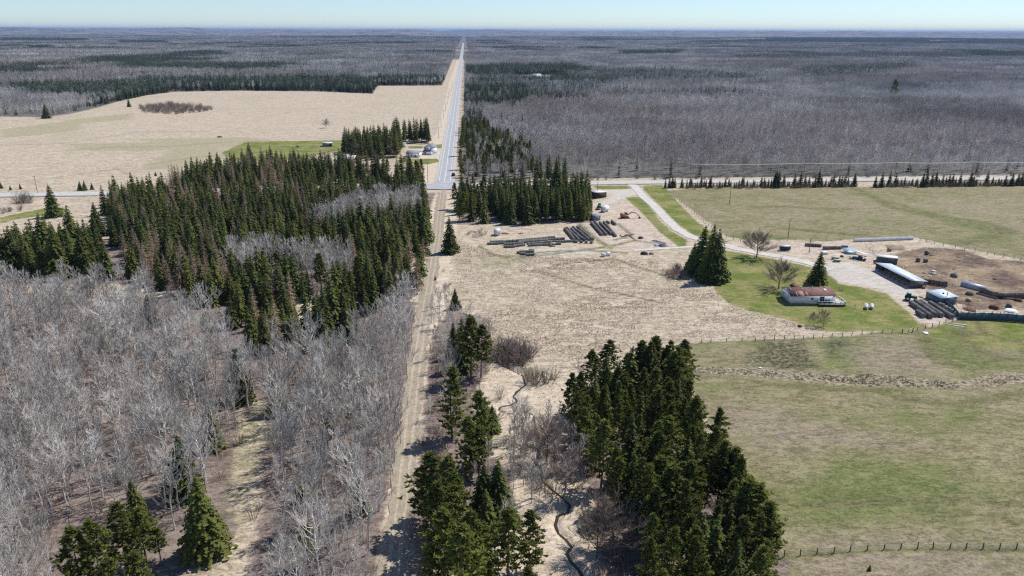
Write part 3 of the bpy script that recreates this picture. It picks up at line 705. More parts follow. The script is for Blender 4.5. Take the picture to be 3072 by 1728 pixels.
# single conifers around the track and the field
one('D', (1133, 636), (1133, 545), 'spruce', 'broad dense spruce standing alone on the track edge')
one('D', (1146, 777), (1144, 725), 'spruce', 'small dark spruce alone in the corner of the dry field')
for b_, t_ in (((1785, 706), (1752, 560)), ((1760, 690), (1770, 568)), ((1742, 680), (1738, 610)), ((1800, 707), (1796, 575)), ((1808, 708), (1812, 640)), ((1775, 712), (1782, 640))):
    one('D', b_, t_, 'spruce', 'tall dark spruce in the clump beside the gravel drive', 'spruces in the clump beside the drive')
one('D', (2055, 712), (2055, 632), 'spruce', 'open branched blue green spruce behind the ranch house')
# left edge
for b_, t_, lb in (((136, 545), (132, 462), 'tall spruce nearest the crossroad on the far left'), ((188, 640), (184, 514), 'pointed spruce right of the tall roadside spruce'), ((246, 592), (238, 508), 'spruce standing apart at the left corner of the stand'),
                ((115, 660), (100, 535), 'broad spruce in front of the far left roadside spruce'), ((40, 690), (38, 565), 'pointed spruce at the left edge of the lawn'), ((75, 688), (70, 590), 'drooping spruce beside the left edge lawn'),
                ((150, 700), (140, 560), 'dense spruce among the left edge group'), ((215, 690), (212, 580), 'dark spruce between the left group and the stand'), ((112, 700), (108, 600), 'spruce at the front of the left edge group'), ((8, 690), (6, 610), 'spruce cut by the left frame edge above the aspens'),
                ((270, 700), (262, 600), 'slim spruce beside rusty tamaracks on the left'), ((232, 720), (226, 640), 'small green spruce tucked behind the aspen tops')):
    one('D', b_, t_, 'spruce', lb)
for x, y in fill(GP('D', [(10, 640), (250, 600), (260, 700), (10, 700)]), 5.5, seed=11, keep=.9): T(x, y, rs.uniform(10, 15.5), 'spruce', 'spruce in the open group at the left frame edge', 'spruces in the left edge group')
for b_, t_, lb in (((202, 479), (192, 455), 'left one of three small spruces beyond the crossroad'), ((214, 479), (206, 454), 'middle one of three small spruces beyond the crossroad'), ((232, 477), (229, 459), 'right one of three small spruces beyond the crossroad'),
                ((27, 478), (27, 466), 'tiny spruce on the far verge of the left road'), ((4, 474), (3, 457), 'small spruce at the left frame edge beyond the road'), ((52, 476), (53, 461), 'tiny spruce left of the leaning pole')):
    one('D', b_, t_, 'spruce', lb)
one('a', (650, 437), (640, 393), 'spruce', 'lone dark spruce at the far corner of the left field')
one('a', (235, 495), (232, 420), 'spruce', 'lone dark conifer at the forest edge of the left field')
one('a', (1180, 708), (1180, 665), 'spruce', 'small round spruce on the green paddock corner')
one('a', (1262, 712), (1262, 638), 'spruce', 'taller spruce overlapping the green paddock')
one('T6', (1718, 838), (1718, 785), 'spruce', 'little umbrella shaped tree alone in the left field')
one('S7', (1610, 530), (1600, 345), 'spruce', 'dark conifer on the lawn below the white garage')
one('D', (2247, 249), (2247, 205), 'pine', 'giant lone pine above the grey forest on the right', hh=27)
# farm windbreak left of the highway
for x, y in fill(GP('a', [(1725, 678), (1740, 650), (2010, 625), (2030, 690), (1900, 705), (1800, 700)]), 6, seed=12): T(x, y, rs.uniform(16, 20), 'narrow', 'tall dark spruce in the windbreak beside the white farmhouse', 'spruces in the farmhouse windbreak')
for x, y in fill(GP('a', [(1975, 605), (2160, 605), (2180, 622), (1990, 622)]), 6, seed=13): T(x, y, rs.uniform(18, 22), 'narrow', 'tall slim spruce in the row behind the white farmhouse', 'spruces in the row behind the farmhouse')
for x, y in fill(GP('a', [(2060, 800), (2135, 800), (2140, 830), (2060, 830)]), 8, seed=14): T(x, y, 14, 'pine', 'dark pine beside the junction left of the highway', 'pines beside the junction')
# foreground conifers, left wood
for b_, t_, kd, lb in (((380, 822), (378, 738), 'spruce', 'dark spruce alone in the bare aspens below the stand'), ((604, 1012), (602, 880), 'spruce', 'dark spruce at the top of the grassy clearing'),
                   ((520, 1392), (503, 1192), 'spruce', 'big dense spruce casting its shadow on the clearing'), ((462, 1245), (464, 1090), 'spruce', 'spruce half hidden behind aspens above the big one'),
                   ((355, 1330), (350, 1200), 'spruce', 'dark spruce between pale aspens in the left foreground'), ((762, 1335), (760, 1228), 'pine', 'yellow green pine crown in the foreground aspens'),
                   ((775, 1420), (770, 1320), 'pine', 'thin pine below the yellow green one'), ((700, 1040), (708, 930), 'spruce', 'slim dark spruce behind bare aspens beside the clearing'),
                   ((825, 1120), (820, 1060), 'pine', 'small green pine inside the aspens left of the track'), ((440, 960), (436, 860), 'spruce', 'dark spruce hidden in the grey aspen thicket'),
                   ((915, 1040), (912, 965), 'spruce', 'small dark spruce among aspens near the track'), ((540, 1130), (538, 1030), 'spruce', 'dark spruce left of the clearing among aspens'),
                   ((905, 1290), (903, 1190), 'spruce', 'dark spruce deep in the aspens beside the track'), ((797, 900), (795, 865), 'spruce', 'bright green young spruce below the stand'),
                   ((210, 1500), (207, 1319), 'pine', 'leftmost pine of the bottom left clump'), ((262, 1490), (260, 1300), 'pine', 'second pine of the bottom left clump'),
                   ((318, 1440), (308, 1262), 'pine', 'tallest pine of the bottom left clump'), ((368, 1420), (362, 1275), 'pine', 'darker pine at the back of the bottom left clump'),
                   ((405, 1410), (406, 1322), 'pine', 'right pine of the bottom left clump'), ((300, 1560), (296, 1400), 'pine', 'pine at the bottom frame edge on the left'), ((360, 1520), (352, 1385), 'pine', 'pine at the front of the bottom left clump')):
    one('D', b_, t_, kd, lb)
# strip between track and creek
for b_, t_, kd, lb in (((1165, 930), (1160, 800), 'spruce', 'dark spruce left in the group below the field corner'), ((1185, 955), (1180, 795), 'pine', 'tallest pine in the group below the field corner'), ((1210, 950), (1205, 820), 'pine', 'right pine in the group below the field corner'), ((1140, 900), (1138, 810), 'spruce', 'short dark spruce behind the field corner group'),
                   ((1138, 1102), (1140, 925), 'pine', 'tall bare stemmed pine beside the track'), ((1207, 1175), (1198, 990), 'pine', 'left pine of the pair above the creek thicket'), ((1240, 1085), (1238, 1018), 'spruce', 'small dark spruce beside the creek bend'), ((1222, 1070), (1222, 1000), 'spruce', 'short spruce touching the creek bend'),
                   ((1175, 1210), (1172, 1050), 'pine', 'full pine between the track and the grey saplings'), ((1205, 1200), (1200, 1075), 'pine', 'dark pine right of the full one'),
                   ((1085, 1330), (1080, 1140), 'pine', 'left pine of the crowded group on the track edge'), ((1125, 1350), (1118, 1150), 'pine', 'tall pine in the middle of the track edge group'), ((1105, 1400), (1102, 1215), 'pine', 'pine at the front of the track edge group'),
                   ((1150, 1330), (1150, 1200), 'pine', 'shorter pine right in the track edge group'), ((1215, 1320), (1212, 1165), 'spruce', 'dark spruce left of the pair near the saplings'), ((1252, 1310), (1250, 1155), 'spruce', 'dark spruce right of the pair near the saplings'), ((1225, 1350), (1222, 1235), 'spruce', 'spruce in front of the dark pair'),
                   ((1120, 1500), (1108, 1290), 'pine', 'tall green pine at the bottom beside the track shadow'), ((1160, 1560), (1155, 1330), 'pine', 'pine leaning over the bottom centre edge'), ((1190, 1500), (1185, 1290), 'pine', 'pine with bright crown at the bottom centre'), ((1215, 1480), (1210, 1320), 'pine', 'pine right of the bright crowned one'),
                   ((1278, 1460), (1276, 1285), 'pine', 'bare stemmed pine on pale grass at the bottom'), ((1335, 1440), (1330, 1290), 'pine', 'bare stemmed pine nearest the lower creek'), ((1090, 1520), (1080, 1378), 'pine', 'young pine at the bottom right of the track'), ((1068, 1300), (1064, 1195), 'pine', 'small pine on the track edge above the long shadow'),
                   ((1330, 1520), (1328, 1430), 'pine', 'pine tip poking over the bottom frame edge')):
    one('D', b_, t_, kd, lb)
# big pine and spruce stand on the right
C_ = GP('D', [(1425, 1100), (1450, 1045), (1500, 1020), (1570, 1000), (1660, 985), (1712, 1000), (1735, 1060), (1790, 1180), (1845, 1300), (1915, 1440), (1965, 1580), (1890, 1640), (1660, 1640), (1620, 1480), (1600, 1390), (1520, 1320), (1500, 1240), (1450, 1180)])
for x, y in fill(C_, 4.7, seed=15):
    h = rs.uniform(12, 17)
    if inpoly((x, y), GP('D', [(1500, 1170), (1550, 1130), (1580, 1230), (1530, 1270)])): continue
    if rs.random() < .7: T(x, y, h, 'pine', 'bushy green pine in the dense stand right of the creek', 'pines in the stand right of the creek')
    else: T(x, y, h, 'spruce', 'dark spruce in the dense stand right of the creek', 'spruces in the stand right of the creek')
for b_, t_, lb in (((1530, 985), (1532, 860), 'tall clear stemmed pine at the back left of the stand'), ((1575, 990), (1572, 890), 'thin pine second from the back left of the stand'), ((1612, 985), (1600, 870), 'open pine at the back of the stand'), ((1640, 990), (1636, 848), 'highest pine at the back of the right stand'), ((1712, 985), (1716, 858), 'pine at the back right corner beside the pasture'), ((1672, 1000), (1668, 880), 'pine between the highest and the corner one')):
    one('D', b_, t_, 'pine', lb)
for b_, t_, lb in (((1885, 1395), (1900, 1190), 'pine overhanging the pasture edge low on the right'), ((1915, 1450), (1950, 1230), 'outermost pine leaning over the pasture'), ((1830, 1300), (1845, 1130), 'pine on the right rim of the stand'), ((1790, 1190), (1795, 1060), 'slim pine on the right rim of the stand')):
    one('D', b_, t_, 'pine', lb, hh=15)
# row of young spruces between the crossroad and the right pasture
g_ = random.Random(9)
def road_row(x0, x1, yb, n, h0, h1, lb, grp, kd='narrow'):
    for i in range(n):
        x = x0 + (x1 - x0) * (i + g_.uniform(.1, .9)) / n; p = G('D', x, yb + (x - 1680) * -.0085 + g_.uniform(-1.5, 1.5)); T(p.x, p.y, g_.uniform(h0, h1), kd, lb, grp)
road_row(1670, 1700, 474, 4, 6, 9, 'spruce at the corner of drive and crossroad', 'spruces at the drive corner', 'spruce')
road_row(1710, 1930, 473, 32, 3, 8, 'young spruce in the low row along the crossroad', 'young spruces along the crossroad', 'spruce')
road_row(1930, 2150, 473, 34, 3, 11, 'spruce in the taller row between road and pasture', 'taller spruces along the crossroad', 'spruce')
road_row(2200, 2740, 474, 62, 3, 11, 'spruce in the right end row between road and pasture', 'spruces along the right end of the crossroad', 'spruce')
# bare aspens of the left foreground
B1 = GP('D', [(-330, 735), (0, 745), (300, 760), (480, 805), (580, 880), (640, 960), (655, 1020), (610, 1050), (560, 1150), (545, 1260), (470, 1340), (330, 1449), (250, 1620), (-420, 1620)])
B2 = GP('D', [(660, 970), (700, 930), (840, 920), (940, 860), (1000, 800), (1045, 770), (1040, 860), (1024, 1000), (1005, 1150), (970, 1290), (940, 1420), (920, 1640), (690, 1640), (705, 1449), (715, 1300), (690, 1180), (680, 1080)])
for k_, (p_, lb, gp) in enumerate(((B1, 'bare grey aspen in the wood left of the clearing', 'aspens in the wood left of the clearing'), (B2, 'bare grey aspen in the belt between clearing and track', 'aspens in the belt beside the track'))):
    for x, y in fill(p_, 4.1, seed=30 + k_):
        if inpoly((x, y), GP('D', [(160, 1300), (430, 1300), (440, 1449), (430, 1600), (150, 1600)])): continue
        T(x, y, rs.uniform(9, 17) if rs.random() < .8 else rs.uniform(6, 10), 'aspen', lb, gp)
for x, y in fill(GP('D', [(1095, 900), (1135, 860), (1160, 900), (1150, 990), (1110, 1010)]), 4.2, seed=33): T(x, y, rs.uniform(8, 11), 'aspen', 'slim bare aspen on the right shoulder of the track', 'aspens right of the track')
for x, y in fill(GP('D', [(1085, 770), (1125, 760), (1230, 840), (1240, 880), (1130, 880), (1085, 850)]), 5, seed=34): T(x, y, rs.uniform(6, 9), 'aspen', 'bare sapling below the corner of the dry field', 'saplings below the field corner')
for x, y in fill(GP('D', [(1280, 1100), (1345, 1100), (1350, 1230), (1330, 1270), (1285, 1220)]), 4.6, seed=35): T(x, y, rs.uniform(9, 12), 'aspen', 'thin straight sapling standing by the creek', 'thin saplings by the creek')
for b_, hh, lb in (((1375, 1165), 9, 'grey spreading tree beside the upper creek'), ((1420, 1245), 10, 'tangled grey tree between creek and pine stand'), ((1500, 1405), 10, 'dark spreading tree over the lower creek'), ((1540, 1390), 9, 'tangled tree at the foot of the pine stand'), ((1800, 1240), 7, 'grey shrubby tree in a gap of the right stand'), ((1830, 1330), 6, 'pale bare tree on the right rim of the stand')):
    p = G('D', *b_); T(p.x, p.y, hh, 'yard', lb, None, True)
one('f', (1940 / 1 * 0 + -1000, 0), (0, 0), 'yard', 'x', hh=1) if False else None
for (rg, b_, hh, lb) in (('e', (1940, 790), 9.5, 'round bare tree on the lawn by the bend of the drive'), ('f', (185, 1060), 9, 'bare upright tree at the left end of the ranch house'), ('f', (575, 1395), 5.5, 'small bare tree on the front lawn by the fence'), ('f', (490, 1385), 4.5, 'smaller bare tree beside its twin on the front lawn'),
                        ('D', (820, 322), 8, 'bare tree alone in the left field'), ('S7', (1350, 400), 10, 'big bare tree left of the white garage'), ('S7', (790, 400), 9, 'bare tree right of the old barn'), ('S7', (1050, 440), 6, 'small bare tree below the windbreak'), ('S7', (200, 470), 6, 'bare tree left of the old barn'), ('S7', (1500, 530), 5, 'round bare shrub tree on the lower lawn')):
    p = G(rg, *b_); T(p.x, p.y, hh, 'yard', lb, None, True)
for k_, (pl_, sp_, h0_, h1_, lb_, gp_) in enumerate((
        ([(1290, 1020), (1370, 1050), (1440, 1130), (1490, 1230), (1440, 1290), (1340, 1290), (1300, 1180)], 5.2, 6, 10, 'grey bare tree in the thicket between creek and pine stand', 'grey trees right of the creek'),
        ([(1195, 1150), (1290, 1170), (1310, 1300), (1290, 1380), (1230, 1330), (1190, 1230)], 5.0, 6, 10, 'thin grey tree in the thicket left of the creek', 'grey trees left of the creek'),
        ([(1440, 1290), (1560, 1330), (1590, 1440), (1500, 1430), (1440, 1370)], 6.0, 5, 8, 'grey bare tree at the foot of the pine stand', 'grey trees at the foot of the pine stand'),
        ([(1085, 1010), (1130, 1000), (1150, 1120), (1130, 1160), (1075, 1150)], 5.5, 4, 8, 'grey sapling on the brushy verge of the track', 'saplings on the track verge'))):
    for x, y in fill(GP('D', pl_), sp_, seed=130 + k_): T(x, y, rs.uniform(h0_, h1_), 'aspen', lb_, gp_)
# willow shrubs
def shrubs(rg, poly, sp, h0, h1, lb, grp, sd_, kd='shrub', keep=1.0):
    for x, y in fill(GP(rg, poly), sp, seed=sd_, keep=keep): T(x, y, rs.uniform(h0, h1), kd, lb, grp)
shrubs('D', [(1235, 900), (1255, 880), (1320, 885), (1340, 915), (1300, 925), (1250, 915)], 2.6, 4, 6, 'dark willow bush in the thicket above the creek meadow', 'willows above the creek meadow', 41)
shrubs('D', [(1325, 960), (1350, 945), (1400, 950), (1405, 968), (1340, 970)], 2.6, 3.5, 5, 'willow bush beside the creek mouth of the pine stand', 'willows left of the pine stand', 42)
shrubs('D', [(1215, 1005), (1260, 990), (1262, 1008), (1235, 1015)], 2.4, 3, 4, 'willow bush alone on the pale creek meadow', 'willows on the creek meadow', 43)
shrubs('a', [(700, 440), (850, 425), (1000, 440), (1075, 445), (1060, 460), (880, 475), (720, 470)], 7, 3.5, 6, 'brown willow bush in the island thicket of the left field', 'willows in the left field thicket', 44)
shrubs('c', [(150, 320), (200, 300), (290, 300), (290, 320)], 3, 4, 6, 'round bare willow beside the left road', 'willows beside the left road', 45)
shrubs('c', [(0, 410), (130, 370), (230, 370), (150, 400), (0, 425)], 4, 2.5, 4, 'low grey brush on the left edge above the lawn', 'brush at the left edge', 46)
shrubs('e', [(1120, 960), (1180, 900), (1290, 890), (1290, 960), (1180, 985)], 3, 2.5, 3.8, 'grey brush at the foot of the drive spruces', 'brush below the drive spruces', 47)
shrubs('D', [(1440, 925), (1500, 915), (1500, 935), (1445, 935)], 2.8, 2, 3, 'low reddish brush behind the pine stand', 'brush behind the pine stand', 48, 'brush')
shrubs('D', [(1165, 590), (1210, 575), (1235, 590), (1200, 600)], 2.5, 1.2, 2, 'low brush pile left of the white box', 'brush left of the white box', 49, 'brush')
one('f', (725, 1080), (725, 1040), 'brush', 'small brown bush right of the ranch house')
shrubs('D', [(1350, 450), (1700, 449), (2576, 442), (2576, 446), (1700, 453), (1350, 455)], 7, 3, 5, 'brown roadside willow below the grey forest', 'willows along the forest edge', 50, keep=.7)
shrubs('D', [(1710, 472), (2150, 468), (2150, 473), (1710, 477)], 3.2, 1.8, 3.6, 'low brush between the roadside spruces', 'brush between roadside spruces', 51, 'brush')
shrubs('D', [(2200, 467), (2700, 462), (2700, 468), (2200, 473)], 3, 2, 4, 'low grey brush under the right end spruces', 'brush under the right end spruces', 52, 'brush')
shrubs('D', [(1085, 880), (1120, 860), (1180, 1060), (1140, 1180), (1070, 1200), (1060, 1160)], 4.2, 1.6, 3.2, 'brown brush on the verge right of the track', 'brush right of the track', 53, 'brush', .8)
shrubs('D', [(1290, 1080), (1420, 1110), (1490, 1200), (1440, 1260), (1300, 1240)], 3.4, 1.5, 3.2, 'dark brush on the creek bank', 'brush on the creek banks', 54, 'brush', .8)
shrubs('D', [(1180, 900), (1240, 930), (1215, 1000), (1260, 1060), (1290, 1130), (1200, 1150), (1170, 1020)], 3.6, 1.5, 3.2, 'brown brush on the upper creek meadow edge', 'brush on the creek meadow edge', 60, 'brush', .75)
shrubs('D', [(1450, 1330), (1590, 1390), (1600, 1500), (1480, 1460)], 4, 1.5, 3, 'brush on the pale bank of the lower creek', 'brush on the lower creek bank', 61, 'brush', .7)
shrubs('D', [(1040, 1200), (1080, 1150), (1180, 1200), (1290, 1330), (1260, 1449), (1100, 1500), (1030, 1449)], 4, 1.4, 3, 'brush between the pines beside the track', 'brush between the track pines', 62, 'brush', .7)
shrubs('D', [(660, 1080), (720, 1100), (700, 1280), (640, 1400), (620, 1420), (650, 1250)], 4.5, 1.5, 3, 'purple brown brush on the edge of the clearing', 'brush along the clearing', 55, 'brush', .7)
shrubs('D', [(590, 1240), (630, 1240), (600, 1330), (580, 1340)], 5, 2, 3.4, 'thin bush standing in the clearing', 'bushes in the clearing', 56, 'shrub', .5)
shrubs('D', [(1115, 680), (1135, 680), (1140, 770), (1110, 780)], 4, 1.2, 2.2, 'reddish brush between track and dry field', 'brush on the field edge', 57, 'brush', .8)
shrubs('D', [(-300, 780), (640, 960), (640, 1449), (-300, 1600)], 9, 1.5, 3, 'undergrowth bush beneath the left aspens', 'undergrowth in the left wood', 58, 'brush', .8)
shrubs('D', [(690, 930), (1030, 860), (980, 1200), (930, 1600), (700, 1600)], 6.5, 1.5, 3.5, 'undergrowth bush beneath the aspens by the track', 'undergrowth beside the track', 59, 'brush', .8)
one('D', (2187, 1435), (2187, 1415), 'spruce', 'tiny seedling spruce at the bottom of the pasture', hh=1.3)
one('D', (1095, 830 - 125), (1095, 690), 'spruce', 'knee high spruce on the track verge', hh=2.0)

# ---------------------------------------------------------------- single things and the remainder
LIMIT = {'spruce': 290, 'narrow': 130, 'larch': 60, 'pine': 160, 'aspen': 298, 'yard': 50, 'shrub': 120, 'brush': 120}
NAMES = {'spruce': ('spruce_tree', 'tree'), 'narrow': ('slender_spruce', 'tree'), 'larch': ('tamarack_tree', 'tree'), 'pine': ('pine_tree', 'tree'), 'aspen': ('aspen_tree', 'tree'), 'yard': ('bare_tree', 'tree'), 'shrub': ('willow_shrub', 'shrub'), 'brush': ('brush_bush', 'shrub')}
def in_view(x, y, z=6.0, mg=60):
    v = Vector((x, y, z - H)); dz = v.dot(fwd)
    if dz < 5: return False
    px, py = CX + F * v.dot(RT) / dz, CY - F * v.dot(UP) / dz
    return -mg < px < 3072 + mg and -mg < py < 1728 + mg * 3
# large stands: say in which part of the stand a tree is, and single out the tallest
from collections import defaultdict
big = defaultdict(list)
for t_ in TREES:
    if t_[5] and not t_[6] and in_view(t_[0], t_[1]): big[t_[5]].append(t_)
for gname, L_ in big.items():
    if len(L_) < 16: continue
    ds = sorted(math.hypot(t_[0], t_[1]) for t_ in L_); az_ = sorted(math.atan2(t_[0], t_[1]) for t_ in L_)
    n_ = len(L_); kr = 2 if n_ < 60 else (3 if n_ < 120 else 4); kz = 2 if n_ < 60 else (3 if n_ < 150 else 5)
    rn = {2: ('near', 'far'), 3: ('near', 'middle', 'far'), 4: ('nearest', 'lower middle', 'upper middle', 'farthest')}[kr]
    zn = {2: ('left', 'right'), 3: ('left', 'central', 'right'), 5: ('leftmost', 'left', 'central', 'right', 'rightmost')}[kz]
    cells = defaultdict(list)
    for t_ in L_:
        i = sum(math.hypot(t_[0], t_[1]) > ds[int(n_ * q_ / kr)] for q_ in range(1, kr)); j = sum(math.atan2(t_[0], t_[1]) > az_[int(n_ * q_ / kz)] for q_ in range(1, kz)); cells[(i, j)].append(t_)
    for (i, j), C in cells.items():
        C.sort(key=lambda t_: -t_[2]); w_ = ' '.join(C[0][4].split()[:11])
        for k_, t_ in enumerate(C):
            where = '%s %s part' % (rn[i], zn[j])
            if k_ == 0 and len(C) > 2: t_[4] = 'tallest ' + w_ + ', ' + where
            elif k_ == len(C) - 1 and len(C) > 3: t_[4] = 'shortest ' + w_ + ', ' + where
            else: t_[4] = w_ + ', ' + where; t_[5] = gname + ', ' + where
REST = {}
for kd in NAMES:
    L_ = [t_ for t_ in TREES if t_[3] == kd]
    L_.sort(key=lambda t_: (not t_[6], not in_view(t_[0], t_[1]), math.hypot(t_[0], t_[1]) / t_[2]))
    vis = [t_ for t_ in L_ if in_view(t_[0], t_[1])]
    nm, cat = NAMES[kd]
    for i, t_ in enumerate(vis[:LIMIT[kd]]):
        vs = VAR[kd]; r_i = random.Random(int(t_[0] * 31 + t_[1] * 17)); k_ = (5 + r_i.randrange(3)) if (kd == 'spruce' and t_[6]) else r_i.randrange(min(5, len(vs)) if kd == 'spruce' else len(vs))
        base, parts = vs[k_]; s_ = t_[2] / base; wx = (r_i.uniform(.92, 1.15) if t_[6] else r_i.uniform(.76, 1.28)) * (1.32 if t_[6] and kd in ('pine', 'spruce') else 1)
        rz = r_i.uniform(0, 6.28)
        if len(parts) == 1:
            o = put(nm, parts[0][1], None, (t_[0], t_[1], 0), rz, (s_ * wx, s_ * wx, s_)); tag(o, t_[4], cat, t_[5])
        else:
            o = empty(nm, (t_[0], t_[1], 0), rz, t_[4], cat, t_[5]); o.rotation_euler = (r_i.gauss(0, .022), r_i.gauss(0, .022), rz); o.scale = (s_ * wx, s_ * wx, s_)
            for pn, me_ in parts: put(pn, me_, o)
    REST[kd] = vis[LIMIT[kd]:] + [t_ for t_ in L_ if not in_view(t_[0], t_[1])]
    print(kd, len(L_), 'visible', len(vis), 'rest', len(REST[kd]))

# ---------------------------------------------------------------- scattering as geometry nodes
def scatter(name, P_, rot, scl, idx, sources, label=None, kind='stuff'):
    P_ = np.asarray(P_, dtype=np.float32)
    me_ = bpy.data.meshes.new(name); me_.vertices.add(len(P_)); me_.vertices.foreach_set("co", P_.ravel())
    for nm_, ty, v_ in (('rot', 'FLOAT', rot), ('scl', 'FLOAT', scl), ('idx', 'INT', idx)):
        at_ = me_.attributes.new(nm_, ty, 'POINT'); at_.data.foreach_set("value", np.asarray(v_, dtype=np.float32 if ty == 'FLOAT' else np.int32))
    me_.update()
    o = bpy.data.objects.new(name, me_); COL.objects.link(o); tag(o, label, None, None, kind)
    ng = bpy.data.node_groups.new(name, 'GeometryNodeTree')
    ng.interface.new_socket('Geometry', in_out='INPUT', socket_type='NodeSocketGeometry')
    ng.interface.new_socket('Geometry', in_out='OUTPUT', socket_type='NodeSocketGeometry')
    N, L_ = ng.nodes, ng.links
    gi, go = N.new('NodeGroupInput'), N.new('NodeGroupOutput')
    jn = N.new('GeometryNodeJoinGeometry')
    for s_ in reversed(sources):
        oi = N.new('GeometryNodeObjectInfo'); oi.inputs['Object'].default_value = s_; oi.inputs['As Instance'].default_value = True
        L_.new(oi.outputs['Geometry'], jn.inputs[0])
    ip = N.new('GeometryNodeInstanceOnPoints'); ip.inputs['Pick Instance'].default_value = True
    L_.new(gi.outputs[0], ip.inputs['Points']); L_.new(jn.outputs[0], ip.inputs['Instance'])
    def na(nm_, ty):
        a_ = N.new('GeometryNodeInputNamedAttribute'); a_.data_type = ty; a_.inputs[0].default_value = nm_; return a_.outputs[0]
    L_.new(na('idx', 'INT'), ip.inputs['Instance Index'])
    cx_ = N.new('ShaderNodeCombineXYZ'); L_.new(na('rot', 'FLOAT'), cx_.inputs[2]); L_.new(cx_.outputs[0], ip.inputs['Rotation'])
    L_.new(na('scl', 'FLOAT'), ip.inputs['Scale']); L_.new(ip.outputs[0], go.inputs[0])
    md = o.modifiers.new('scatter', 'NODES'); md.node_group = ng
    return o
def source(name, parts):
    """one unlinked mesh object joining parts, used only as the shape that is scattered"""
    V_ = []; fs3 = []; fs4 = []; m3 = []; m4 = []; n = 0; mats = []
    for _, me_ in parts:
        c_ = np.empty(len(me_.vertices) * 3, dtype=np.float32); me_.vertices.foreach_get("co", c_); V_.append(c_.reshape(-1, 3))
        lv = np.empty(len(me_.loops), dtype=np.int32); me_.loops.foreach_get("vertex_index", lv)
        ls = np.empty(len(me_.polygons), dtype=np.int32); me_.polygons.foreach_get("loop_start", ls)
        lt = np.empty(len(me_.polygons), dtype=np.int32); me_.polygons.foreach_get("loop_total", lt)
        mats.append(me_.materials[0]); k = len(mats) - 1
        for sz, fs, mm in ((3, fs3, m3), (4, fs4, m4)):
            s_ = ls[lt == sz]
            if len(s_): fs.append(lv[s_[:, None] + np.arange(sz)] + n); mm.append(np.full(len(s_), k))
        n += len(me_.vertices)
    fl = ([np.vstack(fs3)] if fs3 else []) + ([np.vstack(fs4)] if fs4 else [])
    me2 = mesh_np(name, np.vstack(V_), fl, mats, np.concatenate(m3 + m4))
    return bpy.data.objects.new(name, me2)
SRC = {}
for kd, vs in VAR.items(): SRC[kd] = [source(kd, [p for p in parts]) for _, parts in vs]
for kd, L_ in REST.items():
    if not L_: continue
    g_ = np.random.default_rng(77)
    base = VAR[kd][0][0]
    scatter({'spruce': 'distant_spruces', 'narrow': 'distant_slender_spruces', 'larch': 'distant_tamaracks', 'pine': 'distant_pines', 'aspen': 'aspen_thicket', 'yard': 'bare_trees', 'shrub': 'willow_thicket', 'brush': 'undergrowth'}[kd],
            [(t_[0], t_[1], 0) for t_ in L_], g_.uniform(0, 6.28, len(L_)), [t_[2] / base for t_ in L_], g_.integers(0, min(5, len(SRC[kd])), len(L_)), SRC[kd],
            {'spruce': 'more spruces of the dark stands, farther back', 'narrow': 'more slender spruces farther back', 'larch': 'more tawny tamaracks among the spruces', 'pine': 'more pines farther back in the stands', 'aspen': 'more bare grey aspens of the left foreground wood', 'yard': 'more bare trees', 'shrub': 'more brown willow bushes', 'brush': 'more low brush'}[kd])
# ---------------------------------------------------------------- farm: materials
M['siding'] = plain('white_siding', (.80, .81, .82), .6, .03)
M['skirt'] = plain('grey_skirting', (.22, .25, .30), .7, .06)
t = NT('brown_shingles'); P = t.pos(obj=True); n1 = t.noise(P, .8, 4, .6); n2 = t.noise(P, 9, 2, .6)
c = t.mix(t.ramp(n1, .4, .6), (.175, .09, .075), (.25, .145, .12)); c = t.mix(t.ramp(n2, .4, .6, 0, .35), c, (.12, .07, .06)); t.col(c); M['shingle'] = t.m
t = NT('worn_shingles'); P = t.pos(obj=True); n1 = t.noise(P, 1.3, 3, .6); t.col(t.mix(t.ramp(n1, .4, .6), (.30, .17, .14), (.36, .22, .18))); M['shingle_worn'] = t.m
M['glass'] = plain('window_glass', (.02, .03, .04), .15, .1, spec=.6)
M['white'] = plain('white_paint', (.78, .78, .77), .5, .03)
M['deckwood'] = plain('deck_boards', (.52, .49, .44), .8, .08)
M['darkwood'] = plain('dark_wood', (.06, .045, .04), .9, .2)
M['greywood'] = plain('weathered_wood', (.14, .125, .115), .9, .2, .8)
M['brownwood'] = plain('brown_boards', (.24, .19, .16), .9, .22, .9)
M['post'] = plain('fence_post', (.16, .125, .10), .95, .2)
def corrugated(name, a, b, per=6.0, metal=.3, rough=.45):
    t = NT(name); P = t.pos(obj=True); n1 = t.noise(P, .6, 4, .6)
    wv = t.n("ShaderNodeTexWave", wave_type='BANDS', bands_direction='X'); t.L.new(P, wv.inputs[0]); wv.inputs["Scale"].default_value = per / 6.28 * 1.0
    t.col(t.mix(t.ramp(n1, .35, .65), a, b)).rough(rough); t.b.inputs["Metallic"].default_value = metal
    t.bump(wv.outputs[1], .04, .6); return t.m
M['metal_roof'] = corrugated('galvanised_roof', (.50, .56, .60), (.66, .71, .74), 8, .15)
M['white_roof'] = corrugated('white_metal_roof', (.72, .73, .72), (.82, .82, .80), 8, .0)
M['blue_sheet'] = corrugated('blue_grey_sheet', (.24, .34, .43), (.38, .47, .53), 6, .2)
M['dark_panel'] = corrugated('dark_steel_panel', (.045, .07, .10), (.13, .20, .24), 5, .2)
M['grey_panel'] = corrugated('grey_steel_panel', (.30, .34, .37), (.46, .50, .52), 5, .2)
M['black'] = plain('black_rubber', (.022, .022, .024), .8, .2)
M['green_paint'] = plain('green_machine_paint', (.03, .13, .055), .45, .15)
M['orange'] = plain('orange_machine_paint', (.42, .16, .055), .55, .25)
M['rust'] = plain('rusty_steel', (.15, .075, .05), .85, .3)
